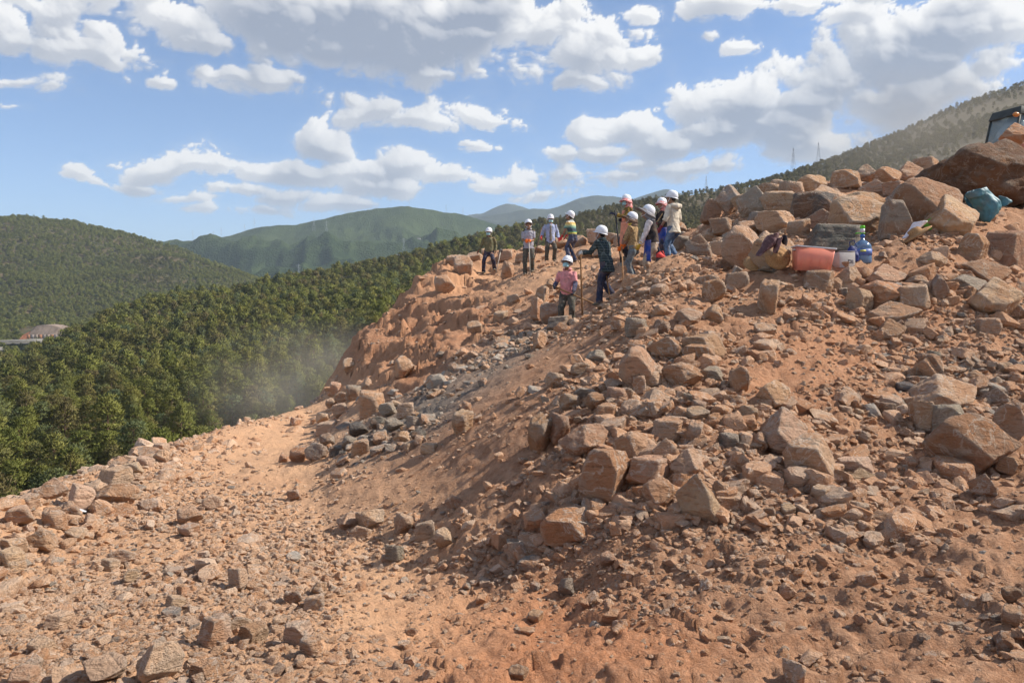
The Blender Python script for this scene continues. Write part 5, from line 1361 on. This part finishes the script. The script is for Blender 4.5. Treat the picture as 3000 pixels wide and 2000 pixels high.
m_ = MB(); lathe(m_, [(.002, .463), (.038, .463), (.038, .475), (.002, .476)]); m_.tube([(0, 0, .469), (-.10, -.01, .472), (-.115, -.01, .455)], [.011, .010, .008], 8); m_.build("spout", LIME, e)
m_ = MB(); lathe(m_, [(.002, .474), (.036, .474), (.034, .54), (.002, .541)]); m_.build("pump_body", WHITEP, e)
m_ = MB(); lathe(m_, [(.002, .539), (.030, .539), (.036, .55), (.036, .585), (.03, .59), (.002, .591)]); m_.build("pump_button", LIME, e)
tag(e, "blue water jug with green and white hand pump on top", "water jug")
# teal woven sack draped against the huge boulder
SACK = simple("teal_sack", (.05, .17, .215), .5, .25, 7, spec=.45, dusty=.18)
e = prop("sack", 2268, 514, 15.2)
def crumple(pts_rows, amp, seed, name, mat, parent, solid=.012, sub=2):
    m_ = MB(); m_.quadgrid(pts_rows); o_ = m_.build(name, mat, parent)
    md = o_.modifiers.new("sub", 'SUBSURF'); md.levels = sub; md.render_levels = sub
    tx = bpy.data.textures.new(name + "_crumple", 'CLOUDS'); tx.noise_scale = .16; tx.noise_depth = 3; tx.noise_type = 'HARD_NOISE' if hasattr(tx, 'noise_type') else 'SOFT_NOISE'
    md = o_.modifiers.new("crumple", 'DISPLACE'); md.texture = tx; md.strength = amp; md.texture_coords = 'LOCAL'
    md = o_.modifiers.new("solid", 'SOLIDIFY'); md.thickness = solid
    return o_
def outline_sheet(L, Rr, bulge, n=9):
    """rows between a left and a right outline (x, z), swelling towards the viewer"""
    rows = []
    for (a, b) in zip(L, Rr):
        row = []
        for i in range(n):
            u = i / (n - 1); x_ = a[0] + (b[0] - a[0]) * u; z_ = a[1] + (b[1] - a[1]) * u
            row.append((x_, -bulge * math.sin(math.pi * u) ** .7 * (1 - .3 * abs(z_ - .3)), z_))
        rows.append(row)
    return rows
u_ = 15.2 / F
def sx(px, py): return ((px - 2268) * u_, (512 - py) * u_)
Lf = [sx(2226, 440), sx(2219, 452), sx(2226, 468), sx(2240, 482), sx(2246, 496), sx(2254, 512)]
Rt = [sx(2262, 430), sx(2275, 440), sx(2300, 458), sx(2304, 478), sx(2288, 498), sx(2266, 514)]
crumple(outline_sheet(Lf, Rt, .22), .07, 1, "sack_front", SACK, e)
crumple([[(x_, .12 - y_ * -.3, z_) for (x_, y_, z_) in r] for r in outline_sheet(Lf, Rt, -.16)], .05, 2, "sack_back", SACK, e)
crumple(outline_sheet([sx(2290, 450), sx(2298, 462), sx(2300, 476)], [sx(2322, 458), sx(2330, 464), sx(2318, 470)], .06, 6), .03, 3, "sack_corner", SACK, e)
crumple(outline_sheet([sx(2214, 446), sx(2217, 452), sx(2220, 459)], [sx(2258, 430), sx(2266, 438), sx(2256, 450)], .26, 7), .05, 4, "folded_mouth", SACK, e)
tag(e, "crumpled teal woven sack slumped against the huge dark boulder", "sack")
# straw hat with white cloth and green bag
STRAW = simple("straw", (.36, .20, .09), .9, .25, 60)
e = prop("straw_hat", 2104, 553, 12.6, 0, .10); e.rotation_euler = (rad(-6), rad(-33), 0)
m_ = MB(); lathe(m_, [(.26, -.01), (.20, .01), (.12, .02), (.11, .06), (.085, .10), (.002, .115)], 30); m_.build("brim_and_crown", STRAW, e, solid=.008)
tag(e, "straw hat lying tilted on the slope under a white cloth", "straw hat")
WCL = cloth("white_cloth", (.74, .70, .74), .06); u_ = 12.5 / F
e = prop("white_cloth", 2105, 551, 12.2, 0, .06)
def sx(px, py): return ((px - 2105) * u_, (548 - py) * u_)
crumple(outline_sheet([sx(2094, 517), sx(2090, 530), sx(2078, 545), sx(2070, 552)], [sx(2132, 514), sx(2130, 520), sx(2110, 534), sx(2082, 550)], .08, 8), .035, 5, "sheet", WCL, e)
tag(e, "crumpled white cloth on the tilted straw hat", "cloth")
GRN = simple("green_bag", (.15, .42, .05), .5, .15); e = prop("green_bag", 2128, 534, 12.9, 0, .02)
def sx(px, py): return ((px - 2128) * u_, (530 - py) * u_)
crumple(outline_sheet([sx(2113, 514), sx(2124, 520), sx(2130, 530)], [sx(2146, 494), sx(2146, 508), sx(2142, 524)], .06, 7), .03, 6, "sheet", GRN, e)
tag(e, "bright green bag tucked between white cloth and tan block", "bag")
# clothes thrown over a boulder
JK = print_mat("maroon_jacket", (.10, .055, .06), (.22, .13, .13), 9, 1.0); u_ = 12.3 / F
e = empty("jacket", at(1775, 572, 12.05), 0)
def sx(px, py): return ((px - 1775) * u_, (572 - py) * u_)
crumple(outline_sheet([sx(1758, 541), sx(1752, 556), sx(1744, 570), sx(1734, 588)], [sx(1792, 536), sx(1790, 552), sx(1782, 566), sx(1752, 586)], .12, 8), .05, 7, "body_cloth", JK, e)
crumple(outline_sheet([sx(1778, 548), sx(1776, 566), sx(1772, 582)], [sx(1798, 546), sx(1794, 562), sx(1784, 580)], .15, 6), .04, 8, "sleeve", JK, e)
tag(e, "dark maroon jacket thrown over the boulder left of the coral crate", "jacket")
DKB = cloth("dark_cloth", (.03, .03, .04)); e = empty("dark_cloth", at(1806, 560, 12.05), 0)
def sx(px, py): return ((px - 1806) * u_, (560 - py) * u_)
crumple(outline_sheet([sx(1794, 540), sx(1792, 552), sx(1796, 562)], [sx(1808, 542), sx(1812, 554), sx(1806, 566)], .08, 6), .04, 9, "bundle", DKB, e)
tag(e, "bundle of dark blue cloth hanging beside the maroon jacket", "cloth")
# woven hats and a flask on the ground before that boulder
for k, (px, py, r_, tilt, yw, lb) in enumerate(((1738, 622, .20, -38, 20, "brown woven hat lying on its side left of the steel flask"), (1786, 619, .19, 72, -5, "round pale straw hat propped upright behind the steel flask"))):
    e = prop("woven_hat", px, py, 12.1, 0, .10 if k == 0 else .17); e.rotation_euler = (rad(tilt if k else 30), rad(-30 if k == 0 else 0), rad(yw))
    m_ = MB(); lathe(m_, [(r_, 0), (r_ * .75, .015), (r_ * .5, .03), (r_ * .42, .10), (.002, .12)], 26); m_.build("brim_and_crown", STRAW, e, solid=.008); tag(e, lb, "straw hat", "straw hats on the slope")
e = prop("flask", 1780, 623, 11.9); m_ = MB(); lathe(m_, [(.002, 0), (.036, 0), (.036, .11), (.03, .12), (.002, .121)], 20); m_.build("flask_body", simple("flask_steel", (.5, .5, .52), .3, .05, 10, .8), e)
m_ = MB(); lathe(m_, [(.0365, .05), (.0375, .05), (.0375, .07), (.0365, .07)], 20); m_.build("band", INK, e); m_ = MB(); lathe(m_, [(.002, .118), (.028, .118), (.028, .15), (.002, .152)], 20); m_.build("cap", WHITEP, e)
tag(e, "small steel flask standing among the straw hats", "flask")
e = prop("cutting_board", 1766, 626, 11.8, rad(8)); m_ = MB(); m_.box((0, 0, .012), .30, .14, .018, Matrix.Rotation(.15, 3, 'Y')); m_.build("plank", simple("dark_wood", (.10, .08, .055), .8, .3), e, bevel=.003); tag(e, "dark wooden board lying in front of the steel flask", "board")
# red bag by the black vest's knees
e = empty("bag", ground_at(1514, 17.0) + Vector((.05, 0, 0)), rad(20)); m_ = MB(); m_.ring_sweep([(0, 0, .0), (0, 0, .22), (0, 0, .40), (0, 0, .5)], [.15, .17, .15, .11], [.10, .11, .09, .05], (1, 0, 0)); m_.build("bag_body", BLACK, e, remesh=.016, sm=2, disp=.04)
m_ = MB(); m_.ring_sweep([(0, 0, .46), (0, 0, .52), (.02, 0, .54)], [.13, .125, .08], [.075, .07, .04], (1, 0, 0)); m_.build("bag_top", simple("red_trim", (.62, .06, .05), .7), e, remesh=.014, sm=1); m_ = MB(); m_.tube([(-.08, 0, .50), (-.04, 0, .60), (.04, 0, .60), (.08, 0, .50)], [.01] * 4, 6); m_.build("strap", simple("red_strap", (.62, .06, .05), .7), e)
tag(e, "black bag with red top standing by the blue apron", "bag")
# scrap of clear plastic on the terrace rim
e = empty("plastic_scrap", spot(160, 1184), 0); u_ = e.location.y / F
crumple([[(-.14, 0, .0), (-.04, -.05, .05), (.08, 0, .02)], [(-.12, .08, .03), (0, .06, .09), (.12, .08, .04)], [(-.1, .16, 0), (.02, .16, .05), (.12, .16, 0)]], .04, 10, "sheet", simple("plastic_film", (.55, .58, .62), .25, .05, 8, spec=.6), e, .004)
tag(e, "scrap of pale plastic film among the rim stones at lower left", "plastic scrap")

# ------------------------------------------------------------------ excavator behind the huge boulder
EX = Vector((22.7, 36.0, 0)); EX.z = at(2300, 320, 36).z - 1.35 - .36
e = empty("excavator", EX, rad(16))
DKM = simple("cab_grey", (.055, .06, .055), .6, .2, 4); ORM = simple("machine_orange", (.34, .12, .075), .75, .3, 3); RUB = simple("track_rubber", (.03, .03, .03), .8)
m, t, b = new_mat("cab_glass"); b.inputs['Base Color'].default_value = (.30, .40, .44, 1); b.inputs['Roughness'].default_value = .08; b.inputs['Alpha'].default_value = .55; b.inputs['Specular IOR Level'].default_value = .6; GLS = m
m_ = MB(); m_.box((1.4, .2, 1.05), 4.6, 2.5, .55); m_.build("deck", ORM, e, bevel=.06)
m_ = MB(); m_.box((2.4, .2, 1.9), 2.4, 2.4, 1.1); m_.build("engine_cover", ORM, e, bevel=.1)
for s_ in (-1, 1):
    m_ = MB(); m_.box((1.4, .2 + s_ * 1.1, .38), 4.4, .55, .76); m_.build("track", RUB, e, bevel=.25)
# cab with raked front post, roof visor, windows
cz = 1.35; hx0, hx1 = -.85, .95; cw = .75
post = [((hx0, -cw, cz), (hx0 + .38, -cw, cz + 1.35)), ((hx0, cw, cz), (hx0 + .38, cw, cz + 1.35)), ((.05, -cw, cz), (.15, -cw, cz + 1.35)), ((hx1, -cw, cz), (hx1, -cw, cz + 1.35)), ((hx1, cw, cz), (hx1, cw, cz + 1.35))]
for a, b2 in post:
    m_ = MB(); m_.tube([a, b2], [.055, .055], 8); m_.build("post", DKM, e)
m_ = MB(); V8 = [(hx0 + .25, -cw - .08, cz + 1.28), (hx1 + .1, -cw - .08, cz + 1.28), (hx1 + .1, cw + .08, cz + 1.28), (hx0 + .25, cw + .08, cz + 1.28), (hx0 + .42, -cw, cz + 1.68), (hx1 + .05, -cw, cz + 1.68), (hx1 + .05, cw, cz + 1.68), (hx0 + .42, cw, cz + 1.68)]
m_.V = [Vector(v) for v in V8]; m_.F = [(0, 3, 2, 1), (4, 5, 6, 7), (0, 1, 5, 4), (1, 2, 6, 5), (2, 3, 7, 6), (3, 0, 4, 7)]; rf = m_.build("roof", DKM, e, bevel=.04)
WPT = simple("sign_paint", (.55, .50, .36), .7)
for k in range(4):      # four small painted characters on the roof band
    x_ = .28 + k * .165; 
    for (a, b2, w_, h_) in (((0, .045, .10, .018), (0, -.05, .11, .018), (0, 0, .018, .10)), ((0, .05, .11, .016), (0, .01, .10, .016), (-.03, -.02, .016, .07), (.035, -.02, .016, .07)), ((-.04, 0, .016, .11), (.02, .04, .07, .016), (.02, 0, .06, .016), (.03, -.04, .016, .06)), ((0, .05, .11, .016), (-.045, -.01, .016, .09), (.045, -.01, .016, .09), (0, -.01, .05, .016)))[k]:
        m_ = MB(); m_.box((x_ + a, -cw - .066, cz + 1.46 + b2), w_, .012, h_, Matrix.Rotation(-.195, 3, 'X')); m_.build("painted_character", WPT, rf)
m_ = MB(); m_.quadgrid([[(hx0 + .03, -cw - .01, cz + .03), (.04, -cw - .01, cz + .03)], [(hx0 + .36, -cw - .01, cz + 1.28), (.13, -cw - .01, cz + 1.28)]]); m_.build("window", GLS, e, solid=.01)
m_ = MB(); m_.quadgrid([[(.08, -cw - .01, cz + .03), (hx1, -cw - .01, cz + .03)], [(.17, -cw - .01, cz + 1.28), (hx1, -cw - .01, cz + 1.28)]]); m_.build("window", GLS, e, solid=.01)
m_ = MB(); m_.quadgrid([[(hx0, -cw, cz), (hx0, cw, cz)], [(hx0 + .37, -cw, cz + 1.3), (hx0 + .37, cw, cz + 1.3)]]); m_.build("windscreen", GLS, e, solid=.01)
m_ = MB(); m_.box((.1, 0, cz + .02), 1.8, 1.4, .08); m_.box((.5, 0, cz + .35), .5, .5, .6); m_.box((.75, 0, cz + .8), .14, .5, .7); m_.build("seat", DKM, e, bevel=.04)
m_ = MB(); m_.ball((hx0 - .02, -cw - .14, cz + 1.22), .17, .10, .11); m_.build("work_lamp", simple("amber_lamp", (.55, .22, .06), .3), e)
m_ = MB(); m_.tube([(hx0 + .3, -cw, cz + 1.22), (hx0 + .05, -cw - .12, cz + 1.24)], [.03, .03], 6); m_.build("lamp_bracket", DKM, e)
m_ = MB(); m_.tube([(-.3, .9, cz + .10), (-1.3, .9, cz - .05), (-2.3, .9, cz - .45)], [.2, .24, .18], 8); m_.build("boom", ORM, e, bevel=.02)
m_ = MB(); m_.tube([(-2.2, .9, cz - .45), (-2.7, .9, cz - .8), (-2.9, .9, .2)], [.17, .18, .12], 8); m_.build("stick", ORM, e)
m_ = MB(); m_.box((-2.9, .9, .1), .8, 1.1, .7); m_.build("bucket", RUB, e, bevel=.12)
tag(e, "excavator with dark cab and orange body behind the huge boulder", "excavator")

# ------------------------------------------------------------------ power pylons on the ridges
PYM = simple("galvanised_steel", (.48, .50, .53), .6, .1, 1)
def pylon_mesh(h):
    m_ = MB(); t_ = .09
    def bar(a, b2, r_=t_): m_.tube([a, b2], [r_, r_], 4)
    lv = [(0, h * .095), (h * .3, h * .065), (h * .58, h * .034), (h * .8, h * .02), (h, h * .006)]
    for sx_ in (-1, 1):
        for sy_ in (-1, 1):
            for (z0_, w0_), (z1_, w1_) in zip(lv, lv[1:]): bar((sx_ * w0_, sy_ * w0_, z0_), (sx_ * w1_, sy_ * w1_, z1_))
    for (z0_, w0_), (z1_, w1_) in zip(lv, lv[1:]):
        for s_ in (-1, 1):
            bar((-w0_, s_ * w0_, z0_), (w1_, s_ * w1_, z1_), .05); bar((w0_, s_ * w0_, z0_), (-w1_, s_ * w1_, z1_), .05); bar((s_ * w0_, -w0_, z0_), (s_ * w1_, w1_, z1_), .1)
    for z_, w_ in ((h * .70, h * .17), (h * .82, h * .21), (h * .93, h * .14)):
        bar((-w_, 0, z_), (w_, 0, z_)); bar((-w_, 0, z_), (0, 0, z_ + h * .035), .05); bar((w_, 0, z_), (0, 0, z_ + h * .035), .05)
    me_ = bpy.data.meshes.new("pylon"); me_.from_pydata([tuple(v) for v in m_.V], [], m_.F); me_.materials.append(PYM); return me_
PY = {}
for (px, base, top, d, lb) in ((443, 556, 529, 3080, "leftmost pylon, alone on the low end of the far ridge"), (490, 548, 531, 3080, "small pylon second from the left on the far ridge"), (508, 545, 522, 3080, "pylon third from the left on the far ridge"), (562, 531, 515, 3090, "small pylon just left of the tallest one on the far ridge"), (584, 527, 500, 3090, "tallest pylon on the left shoulder of the far hill"),
                           (721, 524, 498, 2900, "pylon on the green face of the far hill, left of a pair"), (750, 535, 507, 2850, "pylon on the green face of the far hill, right of a pair"), (940, 472, 456, 3090, "pylon on the top of the far hill"), (1025, 486, 470, 3100, "pylon on the right shoulder of the far hill"), (1063, 492, 476, 3100, "small pylon where the far hill meets the blue peaks"),
                           (1822, 385, 340, 900, "tall pylon on the near ridge above the boulder field"), (1880, 370, 327, 940, "pylon right of the tall one on the near ridge"), (1622, 430, 404, 1100, "pylon low on the near ridge above the workers"), (927, 570, 547, 2000, "pylon in the valley gap left of the ledge"), (686, 630, 606, 1900, "faint pylon in the hazy valley")):
    h = (base - top) / F * d * 1.25; p = at(px, base, d); p.z -= h * .2
    o = bpy.data.objects.new("power_pylon", pylon_mesh(h)); COL.objects.link(o); o.location = p; o.rotation_euler = (0, 0, .5 + (px % 7) * .1)
    tag(o, lb, "pylon", "power pylons on the ridges")

# ------------------------------------------------------------------ highway bridge and cut slope in the valley
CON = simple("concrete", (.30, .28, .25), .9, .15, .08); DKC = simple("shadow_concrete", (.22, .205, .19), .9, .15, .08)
u7 = 700 / F
b0, b1 = at(-260, 796, 720), at(88, 782, 700)
dv = (b1 - b0); L = dv.length; an = math.atan2(dv.y, dv.x); e = empty("highway_bridge", b0, an); sl = math.atan2(dv.z, math.hypot(dv.x, dv.y))
def bpart(name, x, y, z_, sx_, sy_, sz_, mat):
    m_ = MB(); m_.box((x, y, z_ + x * math.tan(sl)), sx_, sy_, sz_, Matrix.Rotation(-sl, 3, 'Y')); m_.build(name, mat, e)
bpart("deck", L / 2, 0, 0, L, 11, 1.0, CON); bpart("parapet", L / 2, -5.4, 1.0, L, .35, 1.1, CON); bpart("parapet", L / 2, 5.4, 1.0, L, .35, 1.1, CON)
bpart("girder", L / 2, -3.6, -1.6, L, 1.2, 2.1, DKC); bpart("girder", L / 2, 3.6, -1.6, L, 1.2, 2.1, DKC)
bpart("lower_deck", L / 2 - 12, -14, -4.6, L - 24, 9, 1.0, CON); bpart("lower_girder", L / 2 - 12, -14, -6.2, L - 24, 6, 2.2, DKC)
for k in range(5): bpart("pier", 8 + k * L / 5, 0, -12, 2.2, 6, 20, CON)
tag(e, "concrete highway bridge at the left edge in the valley", "bridge")
# retaining wall of the road cutting
e = empty("cutting_wall", at(88, 782, 716), 0)
def sx(px, py, back): return ((px - 88) * 716 / F, back, (782 - py) * 716 / F)
topc = [(62, 754), (72, 748), (90, 746), (108, 748), (122, 752), (136, 760), (146, 768)]
m_ = MB(); G = [[sx(px, 781, 0) for px, _ in topc], [sx(px, 768, 2) for px, _ in topc], [sx(px, min(767, py), 9) for px, py in topc], [sx(px, min(767, py), 26) for px, py in topc]]
SHOT = simple("shotcrete", (.24, .18, .14), .95, .28, .09, bumpd=.5)
m_.quadgrid(G); m_.build("sprayed_face", SHOT, e, smooth=False)
for k in range(9):
    m_ = MB(); m_.box(sx(66 + k * 9, 774, -.3), 3.0 if k % 2 else 2.6, .5, 4.6); m_.build("panel", simple("stained_panel", ((.42, .20, .11), (.30, .25, .22), (.36, .28, .22))[k % 3], .9, .2, .3), e)
m_ = MB(); m_.box(sx(100, 781, -1.5), 46, 1.0, 1.4); m_.build("kerb_wall", CON, e)
m_ = MB(); G = [[sx(44, 779, 0), sx(52, 779, 0), sx(63, 779, 0)], [sx(46, 770, 4), sx(54, 768, 4), sx(64, 762, 4)], [sx(56, 764, 9), sx(60, 758, 10), sx(66, 753, 12)]]; m_.quadgrid(G); m_.build("bare_earth", simple("red_earth", (.40, .15, .075), .95, .2, .3), e)
tag(e, "pale sprayed concrete cutting wall beside the highway bridge", "retaining wall")
# a few white farm houses far down the valley
HW = simple("whitewash", (.62, .60, .56), .9); HR = simple("grey_tiles", (.16, .15, .145), .9)
for k, (px, py, d, w, lb) in enumerate(((912, 592, 2000, 12, "tiny white house left of the other in the valley gap"), (962, 553, 2400, 10, "tiny white house higher up the far valley"))):
    e = empty("house", at(px, py, d), .3 * k); m_ = MB(); m_.box((0, 0, 2.5), w, 8, 7); m_.build("wall", HW, e)
    m_ = MB(); m_.V = [Vector(v) for v in ((-w / 2 - .5, -4.6, 5.9), (w / 2 + .5, -4.6, 5.9), (w / 2 + .5, 4.6, 5.9), (-w / 2 - .5, 4.6, 5.9), (-w / 2 - .5, 0, 8.6), (w / 2 + .5, 0, 8.6))]; m_.F = [(0, 1, 5, 4), (2, 3, 4, 5), (0, 4, 3), (1, 2, 5), (0, 3, 2, 1)]; m_.build("roof", HR, e, smooth=False)
    tag(e, lb, "house", "white houses in the valley")

# ------------------------------------------------------------------ blowing dust
def dust(name, c, r, dens, seed, thr=.42):
    m = bpy.data.materials.new(name); m.use_nodes = True; t = m.node_tree; t.nodes.clear()
    v = t.nodes.new('ShaderNodeVolumePrincipled'); o_ = t.nodes.new('ShaderNodeOutputMaterial'); t.links.new(v.outputs[0], o_.inputs['Volume'])
    v.inputs['Color'].default_value = (.80, .72, .62, 1)
    co = objco(t); nz = noise(t, co, 1.6, 4, .6); sp_ = t.nodes.new('ShaderNodeVectorMath'); sp_.operation = 'LENGTH'; t.links.new(co, sp_.inputs[0])
    fall = S(t, sp_.outputs['Value']).step(1.0, .15)
    link(t, fall * nz.step(thr - .12, thr + .3) * dens, v.inputs['Density'])
    me_ = mesh_np(name, ICO[3][0], ICO[3][1]); o2 = obj(name, me_, m); o2.location = c; o2.scale = r; tag(o2, kind="stuff"); return o2
dust("dust_cloud", tuple(at(715, 880, 33)), (6.0, 6.5, 3.6), .12, 1)
dust("dust_cloud", tuple(at(2120, 300, 62)), (13, 9, 6.5), .055, 2, .36)

# ------------------------------------------------------------------ labels for the rocks
MARKS = [("coral crate", 1863, 595), ("water jug", 1981, 560), ("teal sack", 2270, 470), ("tilted straw hat", 2100, 535), ("maroon jacket", 1770, 560), ("pink polo worker", 1303, 665), ("plaid jacket worker", 1398, 610),
         ("olive shirt worker", 1118, 585), ("cream jacket worker", 1546, 510), ("brown shirt worker", 1456, 570), ("denim jacket worker", 1260, 550), ("bottom left corner", 0, 1568), ("bottom right corner", 2352, 1568), ("left edge of the terrace rim", 60, 1160),
         ("plastic film scrap", 160, 1184), ("foot of the gully", 850, 1000), ("far end of the terrace", 720, 940), ("pointed mid slope boulder", 1392, 1098), ("large brown boulder at right", 2247, 1024), ("toe of the rubble slope", 900, 1240), ("middle of the bottom edge", 1176, 1568), ("excavator", 2310, 300)]
MARKS = [m__ for m__ in MARKS]
groups = {}
for r_ in ROCKS:
    o, px, py, w, tone, lab = r_
    if lab: continue
    best = min(MARKS, key=lambda k: (k[1] - px) ** 2 + (k[2] - py) ** 2)
    dx, dy = px - best[1], py - best[2]
    s_ = ("right of" if dx > 0 else "left of") if abs(dx) > abs(dy) else ("below" if dy > 0 else "above")
    groups.setdefault((TONE[tone][1], s_, best[0]), []).append((math.hypot(dx, dy), r_))
ORD = ["", "second ", "third ", "fourth ", "fifth ", "sixth ", "seventh ", "eighth ", "ninth ", "tenth ", "eleventh ", "twelfth "]
for (tn, s_, mk), lst in groups.items():
    lst.sort(key=lambda k: k[0])
    for i, (_, r_) in enumerate(lst):
        big_ = r_[0].name.startswith("boulder")
        base = "%s%s %s %s the %s" % ("large " if r_[3] > 95 else "", tn, "boulder" if big_ else "rock", s_, mk)
        lab = base if len(lst) == 1 else "%s, %sclosest to it" % (base, ORD[i] if i < 12 else "%dth " % (i + 1))
        r_[5] = lab
for r_ in ROCKS: tag(r_[0], r_[5], "boulder" if r_[0].name.startswith("boulder") else "rock", "boulders of the rubble slope" if r_[0].name.startswith("boulder") else "loose rocks of the quarry")
